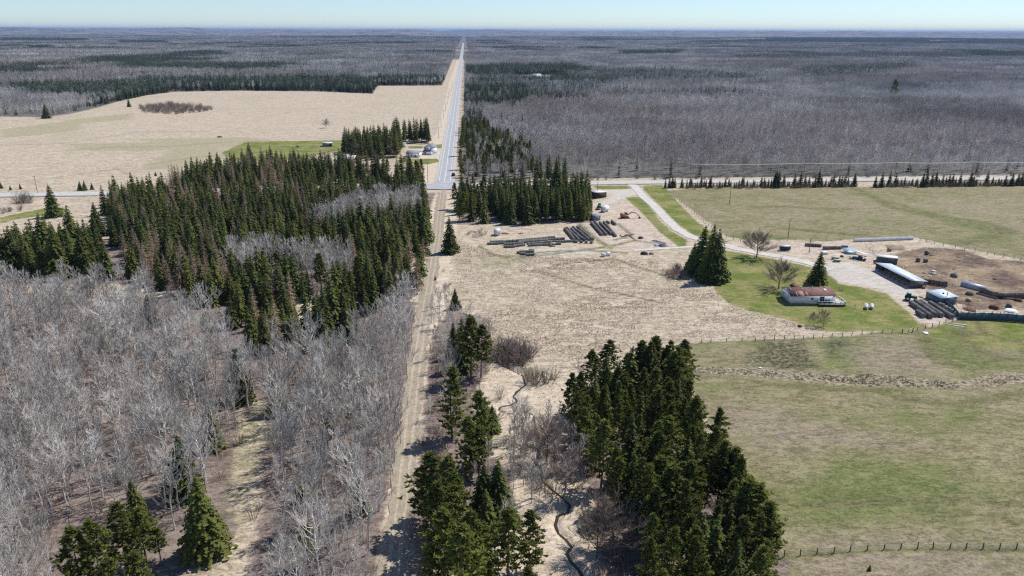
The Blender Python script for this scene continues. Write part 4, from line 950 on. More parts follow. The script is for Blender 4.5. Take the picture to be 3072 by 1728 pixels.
M['dark_metal'] = plain('dark_metal', (.04, .045, .055), .5, .2)
M['car'] = plain('dark_car_paint', (.025, .028, .035), .3, .1, spec=.6)
M['red_roof'] = plain('red_roof', (.30, .10, .09), .7, .1)
M['grey_roof'] = plain('grey_shingles', (.26, .27, .29), .8, .12)
M['log'] = plain('log_bark', (.17, .13, .10), .95, .3, 4)
M['hay'] = plain('loose_hay', (.42, .33, .20), .95, .25, 2)
M['wire'] = plain('wire', (.55, .55, .56), .5, .05)
M['tank'] = plain('tank_white', (.75, .76, .76), .35, .03)
def bale_mat(name, a, b):
    t = NT(name); P = t.pos(obj=True); wv = t.n("ShaderNodeTexWave", wave_type='BANDS', bands_direction='X'); t.L.new(P, wv.inputs[0]); wv.inputs["Scale"].default_value = 2.2; wv.inputs["Distortion"].default_value = 1.5
    n1 = t.noise(P, 3, 4, .7); f = t.math('ADD', t.math('MULTIPLY', t.ramp(wv.outputs[1], .2, .9), .5), t.math('MULTIPLY', n1, .5))
    hs = t.n("ShaderNodeHueSaturation"); t.L.new(t.mix(t.ramp(f, .3, .7), a, b), hs.inputs["Color"]); t.L.new(t.ramp(t.rnd(), 0, 1, .75, 1.25), hs.inputs["Value"])
    t.col(hs.outputs[0]); t.bump(n1, .06, .8); return t.m
M['bale'] = bale_mat('weathered_hay', (.095, .085, .078), (.20, .185, .17))
M['bale_old'] = bale_mat('old_hay', (.12, .12, .105), (.24, .24, .215))
M['bale_wrap'] = bale_mat('white_wrap', (.66, .67, .66), (.78, .78, .77))

def frame3(reg, F_, A_, B_):
    """local frame on three ground pixels: corner, end of the front, end of the side"""
    p, a, b = G(reg, *F_), G(reg, *A_), G(reg, *B_)
    dx = a - p; Wd = dx.length; rz = math.atan2(dx.y, dx.x); n_ = Vector((-dx.y, dx.x, 0)).normalized()
    return p, rz, Wd, (b - p).dot(n_)

def windowp(par, x, y, z, w_, h, face='front', frame=M['white']):
    b = MB(); g2 = MB(); t_ = .05
    if face == 'front': b.box(x, x + w_, y - .05, y - .002, z, z + h); g2.box(x + t_, x + w_ - t_, y - .065, y - .052, z + t_, z + h - t_)
    else: b.box(x - .05, x - .002, y, y + w_, z, z + h); g2.box(x - .065, x - .052, y + t_, y + w_ - t_, z + t_, z + h - t_)
    f = b.build('window', frame, par); g2.build('pane', M['glass'], f); return f

# ---------------------------------------------------------------- ranch house
p, rz, Wd, Dp = frame3('H1', (530, 1010), (1960, 1003), (270, 690))
Dp = min(Dp, 8.6)
hs_ = empty('ranch_house', p, rz, 'white ranch house with brown shingle roof and wooden deck on the green lawn', 'house')
MB().box(0, Wd, 0, Dp, -.3, .75).build('skirting', M['skirt'], hs_)
b = MB(); b.box(-.03, Wd + .03, -.03, Dp + .03, .752, 3.25); b.prism([(-.03, 3.252), (Dp + .03, 3.252), (Dp / 2, 4.75)], -.03, Wd + .03, 'x'); b.build('wall', M['siding'], hs_)
b = MB(); e, th = .4, .12; zr = 4.9; ze = 3.2
b.hexa([(-.25, -e, ze), (Wd + .25, -e, ze), (Wd + .25, Dp / 2, zr), (-.25, Dp / 2, zr)], [(-.25, -e, ze + th), (Wd + .25, -e, ze + th), (Wd + .25, Dp / 2, zr + th), (-.25, Dp / 2, zr + th)])
b.hexa([(-.25, Dp / 2 + .001, zr), (Wd + .25, Dp / 2 + .001, zr), (Wd + .25, Dp + e, ze), (-.25, Dp + e, ze)], [(-.25, Dp / 2 + .001, zr + th), (Wd + .25, Dp / 2 + .001, zr + th), (Wd + .25, Dp + e, ze + th), (-.25, Dp + e, ze + th)])
rf = b.build('roof', M['shingle'], hs_)
def roofz(y): return ze + th + (y + e) / (Dp / 2 + e) * (zr - ze)
def patch_on(x0, x1, y0, y1, d=.02): return MB().hexa([(x0, y0, roofz(y0) + .004), (x1, y0, roofz(y0) + .004), (x1, y1, roofz(y1) + .004), (x0, y1, roofz(y1) + .004)], [(x0, y0, roofz(y0) + d), (x1, y0, roofz(y0) + d), (x1, y1, roofz(y1) + d), (x0, y1, roofz(y1) + d)])
patch_on(Wd * .18, Wd * .30, -.3, Dp * .26).build('worn_patch', M['shingle_worn'], rf); patch_on(Wd * .35, Wd * .39, -.3, Dp * .22).build('worn_patch', M['shingle_worn'], rf)
patch_on(Wd * .13, Wd * .16, -.3, Dp * .22).build('worn_patch', M['shingle_worn'], rf)
patch_on(Wd * .80, Wd * .85, Dp * .26, Dp * .38, .12).build('skylight', M['white'], rf)
for fx in (.08, .34, .60, .88):
    for fy in (.37, .47):
        MB().tube((Wd * fx - fy, Dp * fy, roofz(Dp * fy) - .05), (Wd * fx - fy, Dp * fy, roofz(Dp * fy) + .35), .2, .14, 8, True).build('roof_vent', M['white'], rf)
b = MB(); b.prism([(Wd * .22, 3.3), (Wd * .42, 3.3), (Wd * .32, 4.75)], Dp * .55, Dp + 2.4, 'y'); b.build('back_gable', M['shingle'], hs_)
MB().box(Wd * .24, Wd * .40, Dp + .04, Dp + 2.2, 0, 3.29).build('back_entry', M['siding'], hs_)
windowp(hs_, Wd * .465, -.03, 1.75, .75, .85); windowp(hs_, Wd * .27, 0, .2, .75, .5)
windowp(hs_, -.03, Dp * .22, 1.6, .55, 1.0, 'side'); windowp(hs_, -.03, Dp * .68, 1.6, .6, 1.1, 'side')
dr = MB().box(Wd * .655, Wd * .76, -.07, -.034, .95, 2.95).build('patio_door', M['white'], hs_); MB().box(Wd * .66, Wd * .705, -.09, -.072, 1.0, 2.88).build('pane', M['glass'], dr); MB().box(Wd * .712, Wd * .755, -.09, -.072, 1.0, 2.88).build('pane', M['glass'], dr)
x0, x1 = Wd * .60, Wd * 1.2
dk = MB().box(x0, x1, -2.0, -.05, .66, .80).box(Wd + .05, x1, -.05, Dp * .45, .66, .80).build('deck', M['deckwood'], hs_)
b = MB()
for i in range(6):
    xx = x0 + (x1 - x0 - .1) * i / 5; b.box(xx, xx + .12, -1.98, -1.86, -.2, 1.75)
for i in range(1, 5): yy = -2 + (Dp * .45 + 2) * i / 5; b.box(x1 - .12, x1, yy, yy + .12, -.2, 1.75)
b.box(x0, x1, -2.02, -1.985, .1, .62); b.box(x0, x1, -1.97, -1.93, 1.15, 1.25)
b.build('railing', M['darkwood'], dk)
MB().box(x0, x1, -2.04, -1.82, 1.752, 1.80).box(x1 - .15, x1 + .05, -1.82, Dp * .45, 1.752, 1.80).box(x0 - .02, x0 + .16, -1.82, -.1, 1.752, 1.80).build('handrail', M['white'], dk)
for i in range(6):
    a_, c_ = x0 + (x1 - x0 - .1) * i / 5 + .14, x0 + (x1 - x0 - .1) * (i + 1) / 5 - .03
    if i < 5: MB().box(a_, c_, -1.96, -1.94, .95, 1.13).build('lattice', M['white'], dk)
for xx in (Wd * .78, Wd * .85):
    ch = MB().box(xx, xx + .55, -.8, -.25, 1.05, 1.15).box(xx, xx + .55, -.3, -.24, 1.15, 1.65).box(xx + .02, xx + .1, -.78, -.7, .8, 1.05).box(xx + .45, xx + .53, -.78, -.7, .8, 1.05).box(xx + .02, xx + .1, -.35, -.27, .8, 1.05).box(xx + .45, xx + .53, -.35, -.27, .8, 1.05)
    o = ch.build('deck_chair', M['black']); o.matrix_world = Matrix.Translation(p) @ Matrix.Rotation(rz, 4, 'Z'); tag(o, 'black chair by the patio door on the deck, ' + ('nearer the door' if xx < Wd * .8 else 'farther from the door'), 'chair', 'chairs on the deck')
rp = empty('access_ramp', p, rz, 'white ramp sloping up at the back right of the ranch house', 'ramp')
MB().hexa([(Wd - .3, Dp + .1, .6), (Wd + .9, Dp + .1, .6), (Wd + 2.6, Dp + 4.2, 0), (Wd + 1.4, Dp + 4.2, 0)], [(Wd - .3, Dp + .1, .9), (Wd + .9, Dp + .1, .9), (Wd + 2.6, Dp + 4.2, .25), (Wd + 1.4, Dp + 4.2, .25)]).build('ramp_deck', M['white'], rp)
MB().box(Wd - .2, Wd + .8, Dp + .11, Dp + .3, 0, .59).build('support', M['greywood'], rp)

# ---------------------------------------------------------------- sheds
def leanto(name, reg, F_, A_, B_, h_front, h_back, label, wall, roof, dmax=99, open_front=False, posts=7, over=.35):
    p, rz, W_, D_ = frame3(reg, F_, A_, B_); sgn = 1 if D_ > 0 else -1; D_ = min(abs(D_), dmax)
    if sgn < 0: p = G(reg, *A_); rz += math.pi
    o = empty(name, p, rz, label, 'shed')
    b = MB()
    b.box(0, W_, D_ - .1, D_, -.2, h_back)
    for x in (0, W_ - .1): b.prism([(0 if not open_front else .02, -.2), (D_ - .1, -.2), (D_ - .1, h_back), (0, h_front)], x, x + .1, 'x')
    if not open_front: b.box(.1, W_ - .1, 0, .1, -.2, h_front - .02)
    b.build('wall', wall, o)
    th = .08; ov = over
    MB().hexa([(-ov, -ov, h_front + .02), (W_ + ov, -ov, h_front + .02), (W_ + ov, D_ + ov, h_back + .02), (-ov, D_ + ov, h_back + .02)], [(-ov, -ov, h_front + th), (W_ + ov, -ov, h_front + th), (W_ + ov, D_ + ov, h_back + th), (-ov, D_ + ov, h_back + th)]).build('roof', roof, o)
    if open_front:
        for i in range(1, posts): MB().box(W_ * i / posts - .09, W_ * i / posts + .09, .05, .23, -.2, h_front).build('post', M['greywood'], o)
    return o, W_, D_
def gableb(name, reg, F_, A_, B_, hw, hr, label, wall, roof, dmax=99, ridge='x', cat='building', over=.3):
    p, rz, W_, D_ = frame3(reg, F_, A_, B_); sgn = 1 if D_ > 0 else -1; D_ = min(abs(D_), dmax)
    if sgn < 0: p = G(reg, *A_); rz += math.pi
    o = empty(name, p, rz, label, cat); b = MB(); b.box(0, W_, 0, D_, -.2, hw); th = .1; v = over; r = MB()
    if ridge == 'x':
        b.prism([(.01, hw + .001), (D_ - .01, hw + .001), (D_ / 2, hr)], .005, W_ - .005, 'x'); k = (hr - hw) / (D_ / 2) * v
        r.hexa([(-v, -v, hw - k + .02), (W_ + v, -v, hw - k + .02), (W_ + v, D_ / 2, hr + .02), (-v, D_ / 2, hr + .02)], [(-v, -v, hw - k + th), (W_ + v, -v, hw - k + th), (W_ + v, D_ / 2, hr + th), (-v, D_ / 2, hr + th)])
        r.hexa([(-v, D_ / 2 + .002, hr + .02), (W_ + v, D_ / 2 + .002, hr + .02), (W_ + v, D_ + v, hw - k + .02), (-v, D_ + v, hw - k + .02)], [(-v, D_ / 2 + .002, hr + th), (W_ + v, D_ / 2 + .002, hr + th), (W_ + v, D_ + v, hw - k + th), (-v, D_ + v, hw - k + th)])
    else:
        b.prism([(.01, hw + .001), (W_ - .01, hw + .001), (W_ / 2, hr)], .005, D_ - .005, 'y'); k = (hr - hw) / (W_ / 2) * v
        r.hexa([(-v, -v, hw - k + .02), (W_ / 2, -v, hr + .02), (W_ / 2, D_ + v, hr + .02), (-v, D_ + v, hw - k + .02)], [(-v, -v, hw - k + th), (W_ / 2, -v, hr + th), (W_ / 2, D_ + v, hr + th), (-v, D_ + v, hw - k + th)])
        r.hexa([(W_ / 2 + .002, -v, hr + .02), (W_ + v, -v, hw - k + .02), (W_ + v, D_ + v, hw - k + .02), (W_ / 2 + .002, D_ + v, hr + .02)], [(W_ / 2 + .002, -v, hr + th), (W_ + v, -v, hw - k + th), (W_ + v, D_ + v, hw - k + th), (W_ / 2 + .002, D_ + v, hr + th)])
    b.build('wall', wall, o); r.build('roof', roof, o); return o, W_, D_
leanto('machine_shed', 'S2', (225, 640), (1160, 1125), (620, 560), 3.1, 2.3, 'long open fronted shed with pale metal roof beside the gravel yard', M['greywood'], M['metal_roof'], 6.5, True)
o, W_, D_ = leanto('livestock_shed', 'S2', (290, 442), (820, 490), (290, 330), 2.7, 2.2, 'small shed with bright metal roof behind the long open shed', M['greywood'], M['white_roof'], 5)
MB().box(W_ * .08, W_ * .22, -.06, -.004, .1, .7).build('blue_barrel_front', M['blue_sheet'], o)
o, W_, D_ = leanto('pole_shed', 'S3', (870, 300), (1260, 500), (1130, 200), 2.5, 2.9, 'square shed with pale metal roof between bale rows and feedlot', M['dark_panel'], M['metal_roof'], 6.5)
MB().tube((W_ * .55, D_ * .55, 2.6), (W_ * .55, D_ * .55, 3.25), .3, .3, 8, True).build('roof_vent', M['dark_metal'], o)
p, rz, W_, D_ = frame3('S8', (510, 500), (1080, 650), (560, 430)); D_ = 3.4
o = empty('quonset_shelter', p, rz, 'long low blue grey arched metal shelter in the feedlot', 'shelter')
prof = [(D_ / 2 - math.cos(i / 8 * math.pi) * D_ / 2, .0 + 2.0 * math.sin(i / 8 * math.pi) ** .8) for i in range(9)]
b = MB(); b.prism(prof, 0, W_, 'x'); b.build('shell', M['grey_panel'], o)
MB().box(W_ + .01, W_ + .05, D_ * .3, D_ * .7, 0, 1.3).build('door', M['dark_metal'], o); MB().box(W_ * .3, W_ * .68, D_ * .62, D_ * .66, 1.98, 2.06).build('ridge_vent', M['dark_metal'], o)
leanto('barn_shed', 'S5', (285, 600), (465, 645), (310, 470), 3.6, 3.0, 'dark shed with bright white roof at the corner of the spruce grove', M['darkwood'], M['white_roof'], 8)
gableb('small_hut', 'S5', (370, 1270), (590, 1265), (370, 1150), 2.2, 2.9, 'small grey hut squeezed between spruce grove and bale rows', M['skirt'], M['grey_roof'], 4.5)
# left farm
o, W_, D_ = gableb('farmhouse', 'S7', (1860, 352), (2000, 360), (1860, 300), 5.4, 7.6, 'two storey white farmhouse beside the highway', M['siding'], M['grey_roof'], 8.5, 'y', 'house')
for x in (.15, .42, .70): windowp(o, W_ * x, 0, 3.6, .9, 1.2)
pf = MB().hexa([(-.3, -2.4, 2.3), (W_ + .2, -2.4, 2.3), (W_ + .2, -.03, 3.2), (-.3, -.03, 3.2)], [(-.3, -2.4, 2.4), (W_ + .2, -2.4, 2.4), (W_ + .2, -.03, 3.3), (-.3, -.03, 3.3)]).build('porch_roof', M['grey_roof'], o)
MB().box(-.1, W_, -2.1, -.03, -.1, 2.28).build('porch', M['siding'], o); MB().box(W_ * .2, W_ * .32, -2.15, -2.102, .1, 2.0).build('door', M['dark_metal'], o)
o, W_, D_ = gableb('garage', 'S7', (1560, 400), (1775, 405), (1560, 330), 2.8, 4.4, 'white garage with grey roof left of the farmhouse', M['siding'], M['grey_roof'], 9, 'x')
windowp(o, W_ * .38, 0, 1.2, .8, .9); MB().box(W_ * .72, W_ * .78, -.06, -.004, .1, 2.0).build('door', M['dark_metal'], o)
gableb('old_barn', 'S7', (500, 505), (660, 520), (530, 440), 2.6, 5.6, 'old dark barn with rusty white roof by the big conifer stand', M['darkwood'], plain('rusty_white_roof', (.62, .55, .52), .7, .2, 1.2), 9, 'x')
o, W_, D_ = leanto('calf_shed', 'S7', (155, 225), (315, 222), (155, 190), 3.0, 2.6, 'grey open shed on the green paddock of the left farm', M['skirt'], M['white_roof'], 7)
MB().box(W_ * .68, W_ * .97, -.05, -.003, .0, 2.3).build('door', M['dark_metal'], o)
gableb('outbuilding', 'S7', (1480, 235), (1550, 235), (1480, 200), 2.6, 3.8, 'small white outbuilding behind the garage under tall spruces', M['siding'], M['grey_roof'], 5)
gableb('white_barn', 'p', (1599, 239), (1624, 239), (1599, 235), 7, 10.5, 'bright white barn far off in the woods right of the highway', M['white'], M['white_roof'], 22)
gableb('red_roofed_house', 'T1', (900, 300), (1000, 300), (900, 270), 3.2, 6.5, 'house with red roof hidden behind conifers right of the highway', M['siding'], M['red_roof'], 12)

# ---------------------------------------------------------------- bales
BM = {}
def bale_mesh(d, L, mat, key):
    if key in BM: return BM[key]
    g2 = np.random.default_rng(len(BM)); n = 18; V_ = []; Q = []; rings = [(-.5, .80), (-.47, .95), (-.25, 1.0), (0, .985), (.25, 1.0), (.47, .95), (.5, .80)]
    for x, k in rings:
        for i in range(n):
            a = i / n * 6.283; r = d / 2 * k * g2.uniform(.98, 1.02); V_.append((x * L, math.cos(a) * r, max(-d / 2 * .93, math.sin(a) * r)))
    for j in range(len(rings) - 1):
        for i in range(n): Q.append((j * n + i, j * n + (i + 1) % n, (j + 1) * n + (i + 1) % n, (j + 1) * n + i))
    c0_ = len(V_); V_ += [(-.5 * L, 0, 0), (.5 * L, 0, 0)]; m_ = (len(rings) - 1) * n
    T_ = [(c0_, (i + 1) % n, i) for i in range(n)] + [(c0_ + 1, m_ + i, m_ + (i + 1) % n) for i in range(n)]
    b = MB(); b.add(V_, T_, Q); BM[key] = b.mesh('hay_bale', mat, True); return BM[key]
NB = [0]
def bale(pt, rz, d, L, mat, key, label, grp):
    o = put('hay_bale', bale_mesh(d, L, mat, key), None, (pt.x, pt.y, d / 2 * .93), rz); tag(o, label, 'hay bale', grp); NB[0] += 1
def row(reg, a, b, d, L, label, grp, mat='bale', key='b', jit=.06):
    p, q_ = G(reg, a[0], a[1], d / 2), G(reg, b[0], b[1], d / 2); v = q_ - p; v.z = 0; n = max(1, int(round(v.length / L + .6))); v.normalize(); rz = math.atan2(v.y, v.x)
    nr_ = Vector((-v.y, v.x, 0)); rj = random.Random(int(p.x * 10)); dr_ = 0
    for i in range(n):
        dr_ += rj.uniform(-jit, jit)
        bale(p + v * (L * 1.03 * i) + nr_ * dr_, rz + rj.uniform(-.06, .06), d, L, M[mat], key + mat, label, grp)
S3r = [((500, 440), (990, 780), 'longest row beside the tractor'), ((630, 400), (1140, 745), 'second row from the tractor'), ((760, 410), (1290, 750), 'third row from the tractor'), ((1030, 450), (1580, 800), 'row nearest the square shed'), ((680, 690), (800, 770), 'short pair before the tractor rows')]
for a, b_, lb in S3r: row('S3', a, b_, 1.75, 1.35, 'dark round bale in the ' + lb, 'bales, ' + lb, key='big')
for i, (x, y) in enumerate(((1255, 475), (1335, 500), (1420, 560), (1515, 605), (1600, 655), (1690, 725))):
    bale(G('S3', x, y, .7), .3 + i * .05, 1.4, 1.3, M['bale_old'], 'loose', 'pale loose bale %s along the dark fence by the square shed' % ('nearest the shed', 'second from the shed', 'third from the shed', 'fourth from the shed', 'fifth from the shed', 'farthest from the shed')[i], 'loose bales by the dark fence')
for a, b_, lb in (((1960, 100), (2140, 300), 'left'), ((2015, 85), (2215, 300), 'second'), ((2110, 105), (2295, 295), 'third'), ((2180, 95), (2380, 320), 'right')):
    row('S6', a, b_, 1.45, 1.3, 'dark round bale in the %s row of the upper right block' % lb, 'bales in the %s row, upper right block' % lb, key='mid')
for a, b_, lb in (((1485, 215), (1640, 390), 'first'), ((1530, 200), (1740, 405), 'second'), ((1605, 215), (1830, 410), 'third'), ((1640, 185), (1880, 400), 'fourth'), ((1710, 178), (1955, 385), 'fifth'), ((1760, 178), (2010, 385), 'last')):
    row('S6', a, b_, 1.4, 1.3, 'dark round bale in the %s row of the slanting block' % lb, 'bales in the %s row, slanting block' % lb, key='mid', jit=.2)
row('S6', (1690, 430), (1990, 445), 1.3, 2.2, 'bale lying loose below the slanting block', 'loose bales below the slanting block', key='mid', jit=.3)
LR = (((150, 470), (415, 458), 'low bale in the front left row of the long field stack'), ((200, 440), (420, 432), 'low bale in the back left row of the long field stack'), ((440, 430), (580, 420), 'low bale in the short back row of the field stack'),
      ((600, 420), (1290, 358), 'low bale in the rearmost long row of the field stack'), ((700, 430), (1470, 384), 'low bale in the second long row from the back'), ((690, 448), (1190, 412), 'low bale in the third long row from the back'), ((1200, 432), (1650, 424), 'low bale in the right long row of the field stack'),
      ((850, 470), (1230, 436), 'low bale in the fourth row from the back'), ((870, 497), (1225, 480), 'low bale in the front centre row of the field stack'), ((1250, 466), (1420, 468), 'low bale in the short right front row'), ((440, 478), (770, 466), 'low bale in the left middle row'), ((620, 505), (780, 492), 'low bale in the short row before the left middle row'), ((440, 522), (600, 518), 'low bale at the front left of the field stack'))
for a, b_, lb in LR: row('S6', a, b_, 1.15, 1.25, lb, 'bales: ' + lb, 'bale_old', 'low', .1)
for a, b_, lb in (((670, 625), (700, 625), 'single bale left of the small separate stack'), ((720, 612), (950, 605), 'bale in the back row of the small separate stack'), ((720, 645), (810, 640), 'bale in the front left of the small separate stack'), ((830, 660), (930, 655), 'bale in the front right of the small separate stack'), ((880, 585), (960, 590), 'bale topping the small separate stack at the back')):
    row('S6', a, b_, 1.2, 1.25, lb, 'bales: ' + lb, 'bale_old', 'low', .1)
for x, y, lb in ((2165, 668, 'white wrapped bale, left one of the pair'), (2252, 652, 'white wrapped bale, right one of the pair')): bale(G('S6', x, y, .8), .1, 1.7, 1.5, M['bale_wrap'], 'wrap', lb, 'white wrapped bales')
row('S6', (2235, 90), (2262, 105), 1.4, 1.3, 'dark bale right of the upper right block', 'two dark bales by the lot corner', key='mid'); row('S6', (2320, 80), (2370, 125), 1.4, 1.3, 'dark bale at the top right of the yard', 'dark bales at the yard top', key='mid')
row('S4', (850, 285), (1230, 310), 1.4, 1.35, 'dark bale in the back row behind the blue spruce', 'bales behind the spruce, back row', key='mid'); row('S4', (1310, 365), (1700, 360), 1.5, 1.35, 'dark bale in the row left of the blue metal sheet', 'bales left of the metal sheet', key='mid'); row('S4', (1780, 340), (1920, 350), 1.4, 1.3, 'loose bale behind the blue metal sheet', 'bales behind the metal sheet', key='mid')
bale(G('a', 1497, 634, 1), .4, 1.8, 1.5, M['bale'], 'big', 'dark round bale alone in the green paddock', None)
for i, (x, y, s_) in enumerate(((620, 80, 1), (1640, 170, 1.2), (1400, 360, 1.2), (1600, 380, 1.1))):
    o = bale(G('S2', x, y, .7), .5 * i, 1.5 * s_, 1.4, M['bale_old'], 'feed%d' % i, 'half eaten bale %s' % ('at the top of the feedlot', 'dark on straw at the upper edge of the feedlot', 'with pale top beside its smaller neighbour', 'smaller one right of the pale topped bale')[i], None)
print('bales', NB[0])

# ---------------------------------------------------------------- lumps, piles, sheets
def lump(name, reg, x, y, r, h, mat, label, cat, seed=0, flat=1.0):
    g2 = np.random.default_rng(seed + 900); b = MB(); n, k = 12, 5; V_ = []; Q = []
    for j in range(k + 1):
        f = j / k; rr2 = r * math.cos(f * 1.5) ** .7 if j < k else .05
        for i in range(n): a = i / n * 6.283; q2 = rr2 * g2.uniform(.82, 1.15); V_.append((math.cos(a) * q2, math.sin(a) * q2 * flat, -.1 + h * math.sin(f * 1.5) * g2.uniform(.9, 1.08)))
    for j in range(k):
        for i in range(n): Q.append((j * n + i, j * n + (i + 1) % n, (j + 1) * n + (i + 1) % n, (j + 1) * n + i))
    b.add(V_, None, Q); p = G(reg, x, y); o = b.build(name, mat, None, p); o.rotation_euler.z = g2.uniform(0, 3); return tag(o, label, cat)
for i, (rg, x, y, r, h, mt, lb) in enumerate((('S8', 750, 720, 1.5, 1.5, 'bale_old', 'layered grey haystack left of the brown board fence'), ('S8', 725, 880, 1.3, 1.3, 'hay', 'dark mouthed haystack below the layered one'), ('S8', 350, 260, 1.5, 1.7, 'bale_old', 'domed grey haystack above the arched shelter'),
            ('S8', 1380, 1070, 1.7, 1.5, 'rust', 'dark collapsed pile behind the long steel fence'), ('S8', 1755, 1040, 1.1, 1.5, 'greywood', 'dark pointed heap beside the white mound'), ('S8', 1800, 1140, 2.2, .9, 'bale_wrap', 'white mound peeking over the long steel fence'), ('S8', 990, 870, 1.0, .5, 'hay', 'flat scrap of hay right of the dark mouthed haystack'),
            ('S8', 1400, 320, 1.0, .5, 'rust', 'small brown heap in the middle of the feedlot'), ('S8', 760, 1100, 2.6, .7, 'rust', 'broken brush heap inside the steel fence'), ('S2', 1530, 1130, 1.1, 1.2, 'brownwood', 'small heap at the right end of the open shed'), ('S2', 1470, 1370, 1.0, .5, 'hay', 'tan stone like heap behind the tractor'),
            ('S8', 1540, 800, 1.5, 1.1, 'darkwood', 'dark heap at the bend of the brown board fence'), ('S8', 1980, 870, 1.6, 1.0, 'darkwood', 'dark heap before the right half of the board fence'), ('T2', 560, 680, 1.5, 1.0, 'darkwood', 'dark junk mound right of the dirt furrows'), ('T2', 650, 1110, 1.7, 1.3, 'darkwood', 'dark mound below the side track'), ('T2', 850, 1110, 1.1, .9, 'brownwood', 'brown mound right of the dark one by the side track'),
            ('T2', 1150, 880, 2.3, .7, 'dark_metal', 'dark pile at the end of the stacked pipes'), ('S5', 610, 575, 1.6, .5, 'darkwood', 'low dark pile beside the white roofed shed'), ('S6', 440, 300, 2.0, .5, 'rust', 'rusty scrap heap right of the white camper'), ('S6', 715, 300, 1.4, .4, 'rust', 'small rusty scrap heap on the dry field'),
            ('T6', 2425, 410, 3, 1.0, 'darkwood', 'dark brush pile in the left field'), ('j', 410, 258, .8, .7, 'darkwood', 'small dark stump left of the twin trees'), ('S4', 1750, 605, .9, .9, 'rust', 'small rusty machine part between wagons and sheet'))):
    lump('haystack' if 'hay' in lb else 'heap', rg, x, y, r, h, M[mt], lb, 'haystack' if 'hay' in lb else 'heap', i, .8)
def slab(name, reg, x, y, w_, d_, z, mat, label, cat, rz=0, tilt=0.0, th=.06):
    p = G(reg, x, y); o = MB().box(-w_ / 2, w_ / 2, -d_ / 2, d_ / 2, 0, th).build(name, mat, None, (p.x, p.y, z)); o.rotation_euler = (tilt, 0, rz); return tag(o, label, cat)
slab('metal_sheet', 'S4', 1930, 500, 4.6, 5.4, 1.0, M['blue_sheet'], 'large blue grey metal sheet leaning in the scrap corner', 'metal sheet', -.05, .2)
slab('metal_sheet', 'S4', 2250, 560, 1.6, 5.2, 1.1, M['white'], 'white sheet lying beside the dark pickup', 'metal sheet', .75, .12)
slab('plank_board', 'j', 1910, 248, .35, 5.0, .06, M['white'], 'white plank on the grass, nearer the camera', 'plank', 1.05); slab('plank_board', 'j', 1940, 234, .35, 5.0, .06, M['white'], 'white plank on the grass, nearer the steel fence', 'plank', 1.15)
slab('scrap_sheet', 'j', 1625, 322, 1.4, 1.9, .15, M['white'], 'white panel lying in the pasture below the fence corner', 'panel', -.5); slab('scrap_sheet', 'i', 2510, 662, 1.0, .5, .2, M['white'], 'small white scrap on the rough grass band', 'panel', .3)
slab('lumber_sheet', 'S4', 1980, 640, 1.6, 1.8, .6, M['hay'], 'yellow board on top of the scrap corner', 'board', .2, .3); slab('lumber_sheet', 'S4', 2080, 690, 1.2, 4.0, .1, M['grey_panel'], 'grey panels stacked before the dark pickup', 'board', .6)
for i, (x, y) in enumerate(((1040, 790), (1065, 785), (1100, 780), (1010, 800))):
    q_ = G('T2', x, y); o = MB().tube((-3.6, 0, .15), (3.6, 0, .15), .13, .13, 8, True).build('steel_pipe', M['metal_roof'] if i % 2 else M['greywood'], None, (q_.x, q_.y, .05 + .0 * i)); o.rotation_euler.z = -.95 ; tag(o, ['long pipe in the middle of the pipe bundle', 'pale pipe in the pipe bundle', 'pipe at the right of the pipe bundle', 'pipe at the left of the pipe bundle'][i], 'pipe', 'pipes laid beside the side track')
# tree trunks dragged on the dirt
for i, (a, b_) in enumerate((((50, 650), (400, 560)), ((130, 600), (330, 590)), ((250, 610), (420, 740)), ((0, 600), (60, 650)))):
    q1, q2 = G('T2', *a), G('T2', *b_); MBt = MB(); MBt.tube((0, 0, .2), tuple((q2 - q1) + Vector((0, 0, .3))), .22, .1, 6, True); o = MBt.build('fallen_log', M['log'], None, q1); tag(o, ['long dark log crossing the dirt above the yard track', 'shorter log beside the long one', 'log pointing down the furrows', 'stub of log at the left of the furrows'][i], 'log', 'logs dragged on the dirt')
# propane tanks
for x, lb in ((1050, 'white propane tank on the lawn, left of the pair'), (1103, 'white propane tank on the lawn, right of the pair')):
    q_ = G('j', x, 82); o = empty('propane_tank', q_, 1.1 + math.pi, lb, 'tank', 'propane tanks on the lawn'); b = MB()
    xs = [-1.55, -1.45, -1.2, 1.2, 1.45, 1.55]; rs2 = [.12, .4, .58, .58, .4, .12]
    for i in range(5): b.tube((xs[i], 0, .95), (xs[i + 1], 0, .95), rs2[i], rs2[i + 1], 14, True)
    b.build('shell', M['tank'], o); MB().tube((0, 0, 1.5), (0, 0, 1.7), .2, .18, 8, True).build('valve_dome', M['tank'], o)
    for xx in (-.8, .8): MB().box(xx - .12, xx + .12, -.35, .35, -.1, .5).build('foot', M['skirt'], o)
q_ = G('f', 845, 1238); o = empty('clothesline_pole', q_, 0, 'dark clothesline pole on the lawn right of the deck', 'pole'); MB().tube((0, 0, -.2), (0, 0, 1.9), .06, .06, 6, True).build('pole', M['darkwood'], o); MB().tube((-.6, 0, 1.85), (.6, 0, 1.85), .05, .05, 6, True).build('crossbar', M['darkwood'], o)

